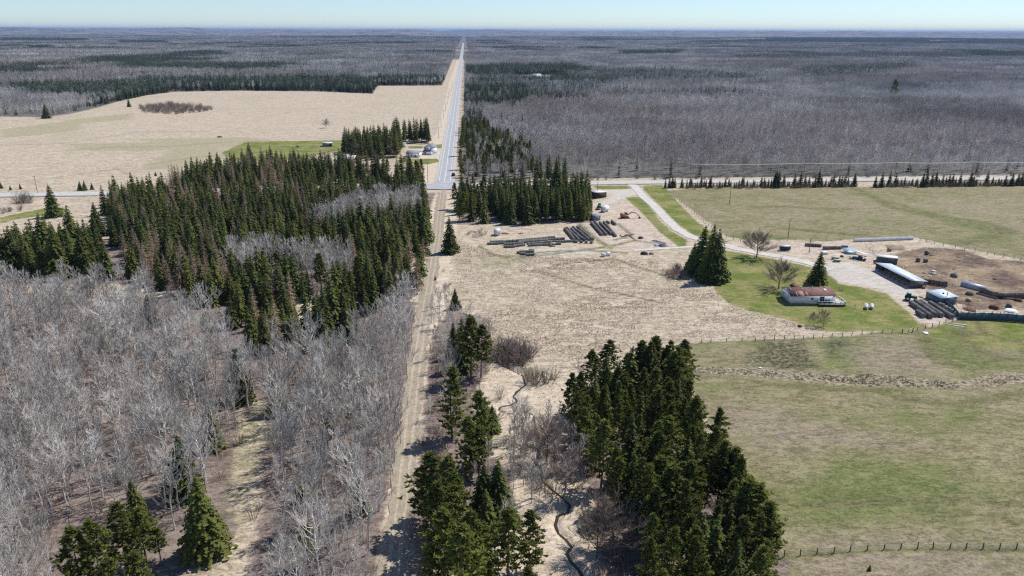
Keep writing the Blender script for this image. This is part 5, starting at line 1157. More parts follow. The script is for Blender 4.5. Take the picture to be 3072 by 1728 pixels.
# ---------------------------------------------------------------- vehicles
def wheel(par, x, y, r, w_, name='wheel'):
    o = MB().tube((x, y - w_ / 2, r), (x, y + w_ / 2, r), r, r, 16, True).build(name, M['black'], par); MB().tube((x, y - w_ / 2 - .02, r), (x, y + w_ / 2 + .02, r), r * .5, r * .5, 10, True).build('rim', M['tank'], o)
q_ = G('S3', 440, 370); o = empty('tractor', q_, -.45, 'green tractor with cab parked at the head of the bale rows', 'tractor')
b = MB(); b.box(-.1, 2.1, -.42, .42, .95, 1.75); b.box(1.9, 2.25, -.38, .38, .8, 1.6); b.box(-1.1, .1, -.55, .55, .8, 1.3); b.build('body', M['green_paint'], o)
cb = MB().box(-1.15, .2, -.65, .65, 1.3, 2.6).build('cab', M['glass'], o); MB().box(-1.35, .35, -.8, .8, 2.602, 2.78).build('cab_roof', plain('pale_green_roof', (.25, .45, .32), .5, .05), cb)
for s_ in (-1, 1): wheel(o, -.75, s_ * 1.0, .88, .5); wheel(o, 1.75, s_ * .8, .52, .35); MB().box(-1.3, -.2, s_ * 1.0 - .3, s_ * 1.0 + .3, 1.78, 1.86).build('fender', M['green_paint'], o)
MB().tube((1.2, .25, 1.7), (1.2, .25, 2.5), .05, .05, 6, True).build('exhaust', M['dark_metal'], o)
q_ = G('S5', 1300, 1200); o = empty('excavator', q_, .02, 'rusty orange excavator with its arm stretched over the dirt', 'excavator')
for s_ in (-1, 1):
    MB().prism([(-1.9, .15), (1.9, .15), (2.1, .5), (1.9, .85), (-1.9, .85), (-2.1, .5)], 0, 1, 'y') if False else None
    b = MB(); b.prism([(-1.9, .0), (1.9, .0), (2.15, .42), (1.9, .85), (-1.9, .85), (-2.15, .42)], s_ * 1.15 - .28, s_ * 1.15 + .28, 'y'); b.build('crawler_track', M['dark_metal'], o)
MB().box(-1.1, 1.1, -.85, .85, .4, 1.0).build('undercarriage', M['rust'], o)
b = MB(); b.box(-2.3, 1.3, -1.3, 1.3, 1.02, 1.7); b.box(-2.3, -.1, -1.28, 1.28, 1.702, 2.35); b.build('house', M['orange'], o)
cb = MB().box(.0, 1.35, .35, 1.28, 1.702, 2.85).build('cab', M['glass'], o); MB().box(-.05, 1.4, .3, 1.33, 2.852, 2.95).build('cab_roof', M['tank'], cb)
b = MB(); b.tube((1.1, -.2, 1.6), (3.2, -.5, 3.2), .26, .26, 4, True); b.tube((3.2, -.5, 3.2), (5.2, -.9, 2.9), .26, .2, 4, True); b.build('boom', M['orange'], o)
MB().tube((5.1, -.9, 3.1), (7.2, -1.4, .9), .2, .16, 4, True).build('stick', M['orange'], o)
MB().prism([(6.7, .1), (7.5, .0), (7.9, .5), (7.4, 1.0), (6.9, .8)], -1.9, -.9, 'y').build('bucket', M['rust'], o)
def box_trailer(name, reg, x, y, rz, L, W_, Ht, mat, roofm, label, cat='trailer', wheels=True):
    q_ = G(reg, x, y); o = empty(name, q_, rz, label, cat); MB().box(-L / 2, L / 2, -W_ / 2, W_ / 2, .45, Ht).build('body', mat, o)
    MB().box(-L / 2 - .04, L / 2 + .04, -W_ / 2 - .04, W_ / 2 + .04, Ht + .003, Ht + .08).build('roof', roofm, o); MB().box(-L / 2 - 1.1, -L / 2 - .01, -.06, .06, .45, .55).build('tow_bar', M['dark_metal'], o)
    for s_ in (-1, 1):
        for xx in (.25, .95): wheel(o, xx, s_ * (W_ / 2 + .05), .34, .22)
    MB().box(L / 2 + .005, L / 2 + .04, -W_ / 2 + .15, W_ / 2 - .15, .55, Ht - .1).build('door', mat, o); return o
box_trailer('cargo_trailer', 'S4', 290, 440, 0, 4.3, 1.9, 2.1, M['dark_metal'], M['metal_roof'], 'dark grey enclosed trailer beside the gravel drive')
box_trailer('white_trailer', 'S5', 720, 1010, .95, 5.0, 2.3, 2.8, M['white'], M['white_roof'], 'white box trailer beside the green machine')
o = box_trailer('camper', 'S6', 300, 325, 1.35, 3.6, 2.4, 2.9, M['white'], M['tank'], 'white boxy camper on the dry field before the grove', 'camper'); MB().box(-.9, .5, -1.26, -1.215, 1.4, 2.2).build('window', M['glass'], o)
q_ = G('S5', 555, 940); o = empty('forage_harvester', q_, 1.3, 'green farm machine tucked behind the white box trailer', 'farm machine')
MB().box(-1.8, 1.2, -.9, .9, .9, 2.2).build('body', M['green_paint'], o); MB().box(1.202, 2.3, -.7, .7, 1.1, 2.8).build('hopper', M['green_paint'], o); MB().tube((-1.2, 0, 2.1), (-2.6, 0, 3.4), .2, .16, 6, True).build('chute', M['green_paint'], o)
for s_ in (-1, 1): wheel(o, -.9, s_ * 1.1, .7, .35)
for i, (x, y, lb) in enumerate(((1580, 660, 'pale green flat trailer at the back of the pair'), (1620, 725, 'pale flat trailer at the front of the pair'))):
    q_ = G('S4', x, y); o = empty('flat_trailer', q_, -.1, lb, 'trailer', 'flat trailers in the scrap corner'); MB().box(-1.5, 1.5, -.8, .8, .75, .95).build('deck', plain('pale_green_deck', (.42, .46, .34), .7, .1), o)
    MB().box(-1.4, 1.4, -.5, .5, .45, .74).build('frame', M['dark_metal'], o)
    for s_ in (-1, 1): wheel(o, -.8, s_ * .75, .36, .2); wheel(o, .8, s_ * .75, .36, .2)
def car(name, reg, x, y, rz, L, W_, Ht, mat, label, cat, pickup=False):
    q_ = G(reg, x, y); o = empty(name, q_, rz, label, cat); h1 = Ht * .55
    b = MB(); b.prism([(-L / 2, .35), (L / 2, .35), (L / 2, h1 * .85), (L * .22, h1), (-L / 2, h1)], -W_ / 2, W_ / 2, 'y'); b.build('body', mat, o)
    if pickup: pr = [(-L * .08, h1 + .003), (L * .25, h1 + .003), (L * .12, Ht), (-L * .05, Ht)]
    else: pr = [(-L * .48, h1 + .003), (L * .24, h1 + .003), (L * .10, Ht), (-L * .42, Ht)]
    g3 = MB(); g3.prism(pr, -W_ / 2 + .1, W_ / 2 - .1, 'y'); g3.build('cab_glass', M['glass'], o)
    MB().box(pr[3][0] - .02, pr[2][0] + .02, -W_ / 2 + .08, W_ / 2 - .08, Ht + .003, Ht + .05).build('roof', mat, o)
    for s_ in (-1, 1):
        for xx in (-L * .3, L * .3): wheel(o, xx, s_ * (W_ / 2 - .08), .36, .22)
    return o
car('parked_car', 'S7', 2355, 720, 1.5, 4.8, 1.95, 1.8, M['car'], 'dark car waiting at the junction of the two roads', 'car').location.z = ZR + .09
car('pickup_truck', 'S4', 2190, 680, -.75, 5.2, 1.95, 1.85, M['car'], 'dark pickup parked in the scrap corner of the farm', 'pickup', True)
car('parked_car', 'T1', 1080, 290, .2, 4.6, 1.9, 1.6, M['tank'], 'white car beside the red roofed house', 'car')
q_ = G('S4', 1300, 530); o = empty('motor_boat', q_, .1, 'white upturned boat hull behind the blue spruce', 'boat'); b = MB()
for i in range(8):
    xa, xb = -2.2 + i * .55, -2.2 + (i + 1) * .55; ra, rb = .75 * (1 - (abs(xa) / 2.35) ** 2.5), .75 * (1 - (abs(xb) / 2.35) ** 2.5); b.tube((xa, 0, .5), (xb, 0, .5), ra + .02, rb + .02, 10)
b.build('hull', M['tank'], o); MB().box(-1.3, 1.1, -.7, .7, -.1, .35).build('cradle', M['dark_metal'], o)
MBl = MB().box(-1.2, 1.2, -.6, .6, .1, .5).box(-1.25, -.2, -.62, .62, .52, .9); q_ = G('S6', 1275, 520); o = MBl.build('wooden_crate', M['brownwood'], None, q_); tag(o, 'brown crate under a pale lid before the long field stack', 'crate')
slab('crate_lid', 'S6', 1285, 500, 2.3, 1.4, .95, M['hay'], 'pale slanted lid above the brown crate', 'lid', .1, .15)
slab('tarp', 'T2', 990, 885, 2.2, 1.2, .45, M['blue_sheet'], 'blue crumpled tarp beside the pipe bundle', 'tarp', .2, .2)
lump('tarp_heap', 'S2', 290, 660, .9, .9, M['blue_sheet'], 'blue covered heap in the first bay of the open shed', 'heap', 77)

# ---------------------------------------------------------------- utility poles and wires
POLE = {}
def pole(reg, b_, t_, label, grp=None, arm=True, hh=None, rz=0.0):
    h = hh or HT(reg, b_, t_); q_ = G(reg, *b_); o = empty('utility_pole', q_, rz, label, 'pole', grp)
    MB().tube((0, 0, -.3), (0, 0, h), .17, .11, 8, True).build('pole', M['greywood'], o)
    if arm: MB().box(-1.15, 1.15, -.06, .06, h - .75, h - .6).build('crossarm', M['greywood'], o); [MB().tube((x, 0, h - .6), (x, 0, h - .42), .05, .04, 6, True).build('insulator', M['tank'], o) for x in (-1.05, 0, 1.05)]
    return q_, h
pole('T6', (415, 1030), (378, 830), 'leaning pole on the far verge of the left road'); pole('S7', (1925, 830), (1910, 490), 'tall pole left of the junction')
pole('S5', (507, 450), (535, 105), 'pole beside the white roofed shed', arm=False); pole('e', (1705, 325), (1718, 170), 'pole standing alone in the right pasture', arm=False)
pole('f', (267, 615), (283, 460), 'pole at the near edge of the right pasture'); pole('S4', (913, 502), (945, 110), 'pole between trailer and blue spruce', arm=False); pole('S3', (1415, 470), (1435, 240), 'slim pole at the front of the square shed', arm=False, hh=4.5)
hw_poles = [((85, 1028), (88, 935)), ((57, 1135), (62, 1040)), ((112, 930), (112, 830)), ((133, 845), (133, 752)), ((152, 772), (152, 696)), ((168, 712), (168, 632)), ((182, 682), (182, 605)), ((195, 632), (195, 565)), ((210, 588), (210, 535))]
hp_ = []
for i, (b_, t_) in enumerate(sorted(hw_poles, key=lambda k: -k[0][1])):
    hp_.append(pole('T4', b_, t_, 'highway pole, %s from the farmhouse' % ('nearest', 'second', 'third', 'fourth', 'fifth', 'sixth', 'seventh', 'eighth', 'ninth')[i], 'poles along the highway', hh=10))
def wires(name, tops, offs, label, r=.035, sag=.6):
    b = MB()
    for p, q_ in zip(tops[:-1], tops[1:]):
        v = q_ - p; n_ = Vector((-v.y, v.x, 0)).normalized()
        for o_ in offs:
            prev = None
            for i in range(9):
                f = i / 8; c_ = p + v * f + n_ * o_; c_ = Vector((c_.x, c_.y, c_.z - sag * 4 * f * (1 - f)))
                if prev is not None: b.tube(prev, c_, r, r, 3)
                prev = c_
    o = b.build(name, M['wire']); return tag(o, label, 'wires')
wires('power_line', [p + Vector((0, 0, h - .4)) for p, h in hp_], (-1.05, 1.05), 'wires strung along the highway poles')
lp = []
for i, x in enumerate((1735, 2020, 2250, 2443, 2700)):
    q_ = G('D', x, 452 - (x - 1735) * .0085); lp.append(q_)
    pole('D', (x, 452 - (x - 1735) * .0085), (0, 0), 'pole of the line above the crossroad, %s' % ('leftmost', 'second from the left', 'third from the left', 'with the pale crossarm on the right', 'rightmost')[i], 'poles along the crossroad', hh=10.5)
wires('power_line', [p + Vector((0, 0, 10.1)) for p in lp], (-1.0, 0, 1.0), 'pale wires crossing in front of the grey forest', .055)

# ---------------------------------------------------------------- fences
post_me = MB().tube((0, 0, -.3), (0, 0, 1.35), .11, .10, 6, True).mesh('fence_post', M['post'])
thin_me = MB().tube((0, 0, -.3), (0, 0, 1.25), .07, .06, 5, True).mesh('fence_post', M['greywood'])
def fence(pts, label, me_=post_me, sp=None, wire=True, name='wire_fence'):
    P_ = [p for p in pts]
    if sp:
        out = []
        for a, b_ in zip(P_[:-1], P_[1:]):
            n_ = max(1, int(round((b_ - a).length / sp))); out += [a + (b_ - a) * i / n_ for i in range(n_)]
        P_ = out + [P_[-1]]
    o = empty(name, P_[0], 0, label, 'fence'); g2 = random.Random(len(P_))
    for p in P_[:100]:
        q_ = put('post', me_, o, p - P_[0], g2.uniform(0, 6), (1, 1, g2.uniform(.9, 1.12))); q_.rotation_euler = (g2.uniform(-.05, .05), g2.uniform(-.05, .05), 0)
    if wire:
        b = MB()
        for a, c_ in zip(P_[:-1], P_[1:]):
            for z in (.45, .8, 1.15): b.tube(a - P_[0] + Vector((0, 0, z)), c_ - P_[0] + Vector((0, 0, z)), .012, .012, 3)
        b.build('wire', M['wire'], o)
    return o
fence(GP('e', [(1155, 205), (1230, 270), (1310, 335), (1400, 405), (1500, 495), (1600, 575), (1680, 615), (1800, 655)]), 'post fence running down from the crossroad along the drive', sp=4.6)
fence(GP('f', [(1360, 612), (1412, 648), (1467, 655), (1540, 672), (1615, 690), (1720, 708), (1800, 728), (1890, 742), (2000, 762), (2060, 772), (2140, 788), (2230, 802), (2290, 815), (2370, 835), (2480, 860)]), 'wire fence dividing feedlot and right pasture', sp=6)
fence(GP('j', [(-540, 415), (-450, 412), (-300, 405), (-150, 400), (-20, 397), (70, 390), (165, 388), (260, 380), (355, 378), (445, 376), (540, 372), (630, 368), (720, 358), (820, 358), (912, 345), (1010, 330), (1105, 326), (1208, 320), (1300, 320), (1397, 318)]), 'post fence between dry field, lawn and pasture')
fence(GP('j', [(1500, 312), (1545, 295), (1620, 280), (1690, 262), (1755, 240), (1820, 220), (1885, 206), (1950, 192)]), 'short post fence climbing to the steel panel fence')
o = fence(GP('j', [(1400, 320), (1455, 322), (1498, 306)]), 'fence corner brace with two pale rails', name='brace_fence'); p0_ = G('j', 1400, 320)
for a, b_ in (((1400, 320), (1455, 322)), ((1455, 322), (1498, 306))): MB().tube(G('j', *a) - p0_ + Vector((0, 0, 1.25)), G('j', *b_) - p0_ + Vector((0, 0, 1.3)), .08, .08, 6, True).build('rail', M['deckwood'], o)
fence(GP('n', [(258, 1262), (415, 1250), (575, 1238), (738, 1225), (895, 1212), (1060, 1202), (1222, 1195), (1383, 1190), (1545, 1188), (1695, 1187), (1857, 1190), (2015, 1187), (2177, 1190), (2337, 1197), (2500, 1192), (2665, 1195), (2830, 1198)]), 'fence of dark posts across the bottom of the pasture')
fence(GP('a', [(1100, 470), (1400, 466), (1800, 468), (2220, 472)]), 'faint fence crossing the upper left field', thin_me, 12)
fence(GP('a', [(1112, 668), (1240, 608), (1500, 606), (1722, 606)]), 'pale post fence around the green paddock', thin_me, 8)
fence(GP('c', [(0, 218), (300, 222), (600, 218), (900, 210)]), 'thin fence along the left road', thin_me, 5)
fence(GP('f', [(190, 655), (330, 648), (470, 648), (600, 642), (840, 648)]), 'old fence behind the enclosed trailer', thin_me, 5)
fence(GP('S8', [(250, 940), (420, 1000), (560, 1090), (700, 1120), (900, 1090)]), 'crooked post fence inside the steel panel fence', thin_me, 3)
fence(GP('S8', [(200, 500), (300, 520), (400, 530), (470, 550)]), 'rail gate left of the arched shelter', thin_me, 2)
def panels(reg, pts, h, mat, label, name='board_fence', seg=2.4, gap=0.0, postm=None, over=.0):
    P_ = GP(reg, pts); o = empty(name, P_[0], 0, label, 'fence'); g2 = random.Random(4)
    for a, b_ in zip(P_[:-1], P_[1:]):
        v = b_ - a; n_ = max(1, int(round(v.length / seg))); rz = math.atan2(v.y, v.x); L = v.length / n_
        for i in range(n_):
            q_ = a + v * (i / n_) - P_[0]; mb = MB(); k = 6; hb = h
            for j in range(k): hh = hb * g2.uniform(.96, 1.03); mb.box(L * j / k + .01, L * (j + 1) / k - .01 - gap, -.03 + .004 * (j % 2), .03, .02, hh)
            w_ = mb.build('panel', mat, o, q_); w_.rotation_euler.z = rz
            c_ = MB().box(-.08, .08, .035, .2, -.3, h + over).build('post', postm or M['post'], o, q_); c_.rotation_euler.z = rz
    return o
panels('S8', [(500, 1350), (870, 1365), (1300, 1370), (1700, 1395), (2148, 1430), (2500, 1450)], 2.6, M['dark_panel'], 'tall dark blue steel panel fence closing the feedlot', 'steel_fence', 2.6, over=.5)
panels('S8', [(110, 985), (330, 1150), (500, 1350)], 1.9, M['dark_panel'], 'dark panel fence slanting behind the bales', 'steel_fence')
panels('S8', [(1000, 650), (1300, 760), (1600, 820)], 2.0, M['brownwood'], 'brown upright board fence right of the arched shelter'); panels('S8', [(1600, 822), (1900, 815), (2148, 815), (2500, 820)], 2.1, M['greywood'], 'grey brown board fence continuing to the right frame edge')
panels('S2', [(1430, 990), (1700, 1030), (1950, 1070), (2180, 1100)], 2.0, M['greywood'], 'dark plank fence right of the open shed')
panels('f', [(838, 655), (1000, 650), (1180, 642), (1358, 636)], 1.7, M['white'], 'pale panel fence at the top of the feedlot', seg=3.0)
for a, b_ in (((930, 690), (1450, 830)), ((1600, 830), (1900, 840))):
    q1, q2 = G('S8', *a), G('S8', *b_); b = MB(); v = q2 - q1; L = v.length; b.box(0, L, -.4, .4, 0, .15); b.box(0, L, -.42, -.36, .15, .55); b.box(0, L, .36, .42, .15, .55); o = b.build('feed_trough', M['brownwood'], None, q1); o.rotation_euler.z = math.atan2(v.y, v.x); tag(o, 'long wooden feed trough %s' % ('slanting along the brown fence' if a[0] < 1000 else 'before the grey brown fence'), 'trough', 'feed troughs')

for i, (x, y, lb) in enumerate(((1790, 740, 'pale board pile behind the dark plank fence, lowest layer'), (1800, 715, 'pale board pile behind the dark plank fence, upper layer'))): slab('lumber_pile', 'S2', x, y, 1.8, 2.2 - i * .5, .05 + .5 * i, M['deckwood'], lb, 'lumber', .1 * i, 0, .45)
fence(GP('S2', [(935, 600), (960, 590), (1020, 610), (1060, 640)]), 'row of thick posts behind the long open shed', thin_me, 1.5, False)
fence(GP('f', [(1500, 980), (1560, 950), (1640, 960)]), 'short rails beside the board pile in the feedlot', thin_me, 2)
fence(GP('f', [(950, 700), (1000, 740), (1030, 790)]), 'fence along the brush behind the small shed', thin_me, 3)
g8 = random.Random(21)
for i in range(9):
    x, y = g8.uniform(1300, 2200), g8.uniform(760, 1000); lump('hay_scrap', 'f', x, y, g8.uniform(.5, 1.0), g8.uniform(.2, .5), M['hay' if i % 2 else 'rust'], '%s hay scrap on the churned feedlot ground' % ('trampled brown' if i % 2 == 0 else 'trampled yellow'), 'hay scrap', 300 + i)
for o_ in [o for o in COL.objects if o.name.startswith('hay_scrap')]: o_['group'] = 'brown hay scraps in the feedlot' if 'brown' in o_['label'] else 'yellow hay scraps in the feedlot'
# ---------------------------------------------------------------- the forest beyond the fields
def far_conifer(seed, h=13, rad=2.0):
    V_, T_ = spray_tree(seed, h, rad, 9, 7, 2, z0=.08, hang=False, width=.5, tipw=.3, droop=.4); return V_, T_
def far_bare(seed, h=12.5, n=48, rad=2.2):
    g_ = np.random.default_rng(seed); V_ = []; T_ = []; k = 0
    for i in range(n):
        f = g_.uniform(.3, 1) ** .8; r = rad * math.sqrt(max(0, 1 - abs(f - .6) / .55)) * math.sqrt(g_.uniform(0, 1)); a = g_.uniform(0, 6.28)
        c_ = np.array((math.cos(a) * r, math.sin(a) * r, h * f * .86)); d = np.array((math.cos(a) * .45 * r / rad, math.sin(a) * .45 * r / rad, 1.0)) + g_.normal(0, .22, 3)
        d /= np.linalg.norm(d); s_ = np.cross(d, g_.normal(0, 1, 3)); s_ /= np.linalg.norm(s_); L = g_.uniform(1.0, 2.6); w_ = g_.uniform(.045, .10)
        V_ += [c_ - s_ * w_, c_ + s_ * w_, c_ + d * L]; T_.append((k, k + 1, k + 2)); k += 3
    b = MB(); b.tube((0, 0, 0), (g_.normal(0, .3), g_.normal(0, .3), h * .9), .11, .04, 3)
    Vt = np.vstack(b.V); Qt = np.vstack(b.Q)
    Tt = np.vstack([Qt[:, [0, 1, 2]], Qt[:, [0, 2, 3]]]) + k
    return np.vstack([np.array(V_), Vt]), np.vstack([np.array(T_), Tt])
def patch(seed, n, size, fc):
    """a piece of canopy: n trees over size x size metres; fc = share of conifers"""
    g_ = np.random.default_rng(seed); Vb, Tb, Vc, Tc = [], [], [], []; nb_ = nc_ = 0
    B = [far_bare(200 + i) for i in range(5)]; K = [far_conifer(220 + i, h=15.5, rad=2.1 + .3 * i) for i in range(4)]
    for i in range(n):
        x, y = g_.uniform(-.5, .5, 2) * size; s_ = g_.uniform(.7, 1.2); a = g_.uniform(0, 6.28)
        con = g_.uniform() < fc; V_, T_ = (K[g_.integers(4)] if con else B[g_.integers(5)])
        ca, sa = math.cos(a), math.sin(a)
        W = np.stack([V_[:, 0] * ca - V_[:, 1] * sa, V_[:, 0] * sa + V_[:, 1] * ca, V_[:, 2]], 1) * s_ + (x, y, 0)
        if con: Vc.append(W); Tc.append(T_ + nc_); nc_ += len(W)
        else: Vb.append(W); Tb.append(T_ + nb_); nb_ += len(W)
    Vs = Vb + Vc; T1 = np.vstack(Tb) if Tb else np.zeros((0, 3), int); T2 = (np.vstack(Tc) + nb_) if Tc else np.zeros((0, 3), int)
    return bpy.data.objects.new('patch', mesh_np('patch', np.vstack(Vs), [np.vstack([T1, T2])], [M['far_twig'], M['spruce_far']], np.concatenate([np.zeros(len(T1)), np.ones(len(T2))])))
M['spruce_far'] = foliage('far_needles', (.02, .036, .018), (.06, .088, .034), 0)

def vnoise(x, y, L, seed):
    """smooth value noise"""
    g_ = np.random.default_rng(seed); tb = g_.uniform(0, 1, (256, 256)); u, v = x / L, y / L
    i, j = np.floor(u).astype(int), np.floor(v).astype(int); f, g2 = u - i, v - j
    f = f * f * (3 - 2 * f); g2 = g2 * g2 * (3 - 2 * g2)
    a, b, c_, d = tb[i % 256, j % 256], tb[(i + 1) % 256, j % 256], tb[i % 256, (j + 1) % 256], tb[(i + 1) % 256, (j + 1) % 256]
    return (a * (1 - f) + b * f) * (1 - g2) + (c_ * (1 - f) + d * f) * g2
CON = [(GP('a', [(20, 350), (450, 335), (900, 310), (1900, 305), (2250, 300), (2270, 318), (1910, 332), (1882, 374), (1500, 368), (880, 364), (800, 387), (700, 410), (600, 432), (520, 420), (430, 400), (230, 415)]), .92),
       (GP('a', [(430, 400), (560, 395), (620, 432), (540, 448), (430, 440)]), .5),
       (GP('D', [(1172, 172), (1440, 168), (1480, 186), (1470, 202), (1172, 202)]), .97), (GP('D', [(1440, 188), (1700, 183), (1900, 197), (1905, 214), (1600, 211), (1440, 207)]), .55),
       (GP('D', [(1160, 225), (1290, 225), (1345, 240), (1345, 262), (1290, 275), (1160, 282)]), .93), (GP('D', [(1290, 232), (1480, 252), (1485, 262), (1330, 262)]), .75),
       (GP('D', [(1160, 290), (1215, 300), (1215, 340), (1156, 350)]), .8),
       (GP('D', [(2010, 180), (2270, 167), (2290, 177), (2140, 200), (2010, 200)]), .5), (GP('D', [(1840, 145), (2440, 135), (2440, 150), (1840, 152)]), .55),
       (GP('D', [(1558, 134), (1715, 131), (1710, 141), (1560, 143)]), .6), (GP('D', [(1800, 98.5), (2700, 94), (2700, 114), (1900, 108)]), .95), (GP('D', [(2450, 137), (2650, 135), (2650, 148), (2450, 148)]), .8),
       (GP('D', [(300, 105), (420, 106), (420, 112), (300, 111)]), .9), (GP('D', [(0, 99), (220, 100), (220, 106), (0, 106)]), .6)]
NOCON = [GP('D', [(1210, 268), (2900, 215), (3000, 440), (1360, 446), (1350, 330), (1230, 300)]), GP('D', [(-200, 235), (180, 250), (210, 262), (0, 290), (-200, 290)])]
def conif_share(x, y):
    n1 = vnoise(x + 3e4, y + 3e4, 420, 1) * .6 + vnoise(x + 3e4, y + 3e4, 130, 2) * .4
    r = np.hypot(x, y)
    s_ = np.clip((n1 - .60) * 7, 0, .85) * np.clip((r - 900) / 700, .15, 1) + np.where(x < 0, .075, .04)
    for p in NOCON: s_ = np.where(seg_sd(x, y, p) > 0, .004, s_)
    for p, v_ in CON: s_ = np.where(seg_sd(x, y, p) > 0, v_, s_)
    return s_
HOUSES_CLEAR = [GP('T1', [(400, 290), (620, 290), (620, 400), (420, 420)]), GP('T1', [(860, 200), (1180, 200), (1180, 330), (900, 330)]), GP('D', [(1325, 190), (1375, 190), (1378, 204), (1330, 204)])]
R1 = 1150.0
g_ = np.random.default_rng(100)
pts_ = []
for (ra, rb, spc) in ((330, R1, 4.3),):
    n_ = int(.5 * (rb ** 2 - ra ** 2) * R(86) / spc ** 2)
    rad_ = np.sqrt(g_.uniform(ra ** 2, rb ** 2, n_)); an = YAW + g_.uniform(-R(43), R(43), n_)
    pts_.append(np.stack([rad_ * np.sin(an), rad_ * np.cos(an)], 1))
rad_ = np.sqrt(g_.uniform(R1 ** 2, 3200 ** 2, 420000)); an = YAW + g_.uniform(-R(43), R(43), 420000); e_ = np.stack([rad_ * np.sin(an), rad_ * np.cos(an)], 1)
fs_ = forest_sd(e_[:, 0], e_[:, 1]); pts_.append(e_[(fs_ > 1) & (fs_ < 24)])
P2 = np.vstack(pts_)
k = forest_sd(P2[:, 0], P2[:, 1]) > 1.5
k &= seg_sd(P2[:, 0], P2[:, 1], GP('D', [(1158, 452), (1162, 330), (1215, 325), (1250, 350), (1330, 395), (1345, 452)])) < 0
for p in HOUSES_CLEAR: k &= seg_sd(P2[:, 0], P2[:, 1], p) < 0
P2 = P2[k]; cs = conif_share(P2[:, 0], P2[:, 1]); con = g_.uniform(size=len(P2)) < cs
dens = vnoise(P2[:, 0] + 5e3, P2[:, 1] + 5e3, 60, 4) * .5 + vnoise(P2[:, 0] + 5e3, P2[:, 1] + 5e3, 17, 6) * .5
keep = con & (g_.uniform(size=len(P2)) < .8) | ~con & (g_.uniform(size=len(P2)) < .45 + .75 * dens)
P2, con, dens = P2[keep], con[keep], dens[keep]
rr_ = np.hypot(P2[:, 0], P2[:, 1])
M['mid_twig'] = canopy('forest_twigs', (.38, .35, .325), (.72, .68, .63), (.45, .38, .33))
MID = []
for s_ in range(5):
    a_, b_ = aspen(300 + s_, h=13, spread=(1.9, 2.3, 1.6, 2.6, 1.4)[s_], limbs=12, subs=5, twigs=4, zlo=(.4, .35, .5, .38, .55)[s_], tr=.031, lr=.07, r=.12)
    MID.append(source('forest_aspen', [('crown', b_.mesh('c', M['mid_twig'])), ('trunk', a_.mesh('t', M['aspen_bark']))]))
A = P2[~con]; n_ = len(A); Z0 = np.zeros(n_)
scatter('bare_forest', np.c_[A, Z0], g_.uniform(0, 6.28, n_), (.72 + .5 * dens[~con]) * g_.uniform(.8, 1.15, n_), g_.integers(0, 5, n_), MID, 'bare grey violet hardwood forest beyond the crossroad')
MC = []
for s_ in range(4):
    V_, T_ = spray_tree(320 + s_, 14, (1.7, 2.1, 2.4, 1.9)[s_], 15, 8, 3, hang=False, width=.4, tipw=.2)
    MC.append(bpy.data.objects.new('forest_conifer', mk('forest_conifer', V_, T_, M['spruce_far'])))
A = P2[con]; n_ = len(A)
scatter('conifer_forest', np.c_[A, np.zeros(n_)], g_.uniform(0, 6.28, n_), g_.uniform(.65, 1.2, n_), g_.integers(0, 4, n_), MC, 'dark spruces of the far forest around the fields')
print('forest', len(P2), con.sum())
# pale clearings far out in the forest
FARCLEAR = [GP('D', p_) for p_ in ([(1800, 98.6), (1925, 98.2), (1930, 102), (1815, 102.6)], [(60, 121), (190, 119), (200, 122.5), (80, 125)], [(380, 143), (470, 141), (476, 145), (390, 147)], [(900, 119), (985, 118.5), (990, 121.5), (905, 122)], [(1330, 110), (1420, 109.5), (1425, 112), (1335, 112.5)], [(2100, 118), (2230, 116.5), (2240, 119.5), (2120, 121)], [(620, 104), (760, 103.5), (765, 106), (625, 106.5)], [(1600, 121.5), (1680, 121), (1685, 123.5), (1605, 124)], [(2330, 103), (2500, 101.5), (2505, 104), (2340, 105.5)])]
t = NT('far_meadow'); P = t.pos(); t.col(t.mix(t.ramp(t.noise(P, .012, 4, .6), .35, .65), (.34, .29, .21), (.56, .48, .38))); 
for p_ in FARCLEAR:
    n_ = len(p_); V_ = []
    zt = terrain(np.array([q.x for q in p_]), np.array([q.y for q in p_]))
    b = MB(); b.add([(q.x, q.y, z_ + 2.5) for q, z_ in zip(p_, zt)], [(0, 1, 2), (0, 2, 3)] if (p_[1] - p_[0]).cross(p_[2] - p_[0]).z > 0 else [(2, 1, 0), (3, 2, 0)]); tag(b.build('far_meadow', t.m), kind='structure')
# canopy pieces to the horizon
SZ = 40.0
pl = [(400 + i, fc) for fc in (0.0, .03, .12, .4, .85) for i in range(3)]
PAT = [patch(int(sd_ + fc * 1000), 74, SZ, fc) for sd_, fc in pl]
gx, gy = np.meshgrid(np.arange(-9000, 10000, SZ * .93), np.arange(600, 12600, SZ * .93))
gx, gy = gx.ravel() + g_.uniform(-6, 6, gx.size), gy.ravel() + g_.uniform(-6, 6, gy.size)
r_p = np.hypot(gx, gy); az = np.abs(np.arctan2(gx, gy) - YAW)
k = (r_p > R1 + SZ * .35) & (r_p < 12500) & (az < R(42)); gx, gy = gx[k], gy[k]
k = (forest_sd(gx, gy) > SZ * .42) & (g_.uniform(size=len(gx)) < np.where(np.hypot(gx, gy) > 5000, .9, 1.0)); gx, gy = gx[k], gy[k]
k = ~(seg_sd(gx, gy, HOUSES_CLEAR[2]) > -22)
for p_ in FARCLEAR: k &= seg_sd(gx, gy, p_) < -12
gx, gy = gx[k], gy[k]
cs = conif_share(gx, gy); cls = np.digitize(cs, (.02, .07, .25, .6))
n_ = len(gx)
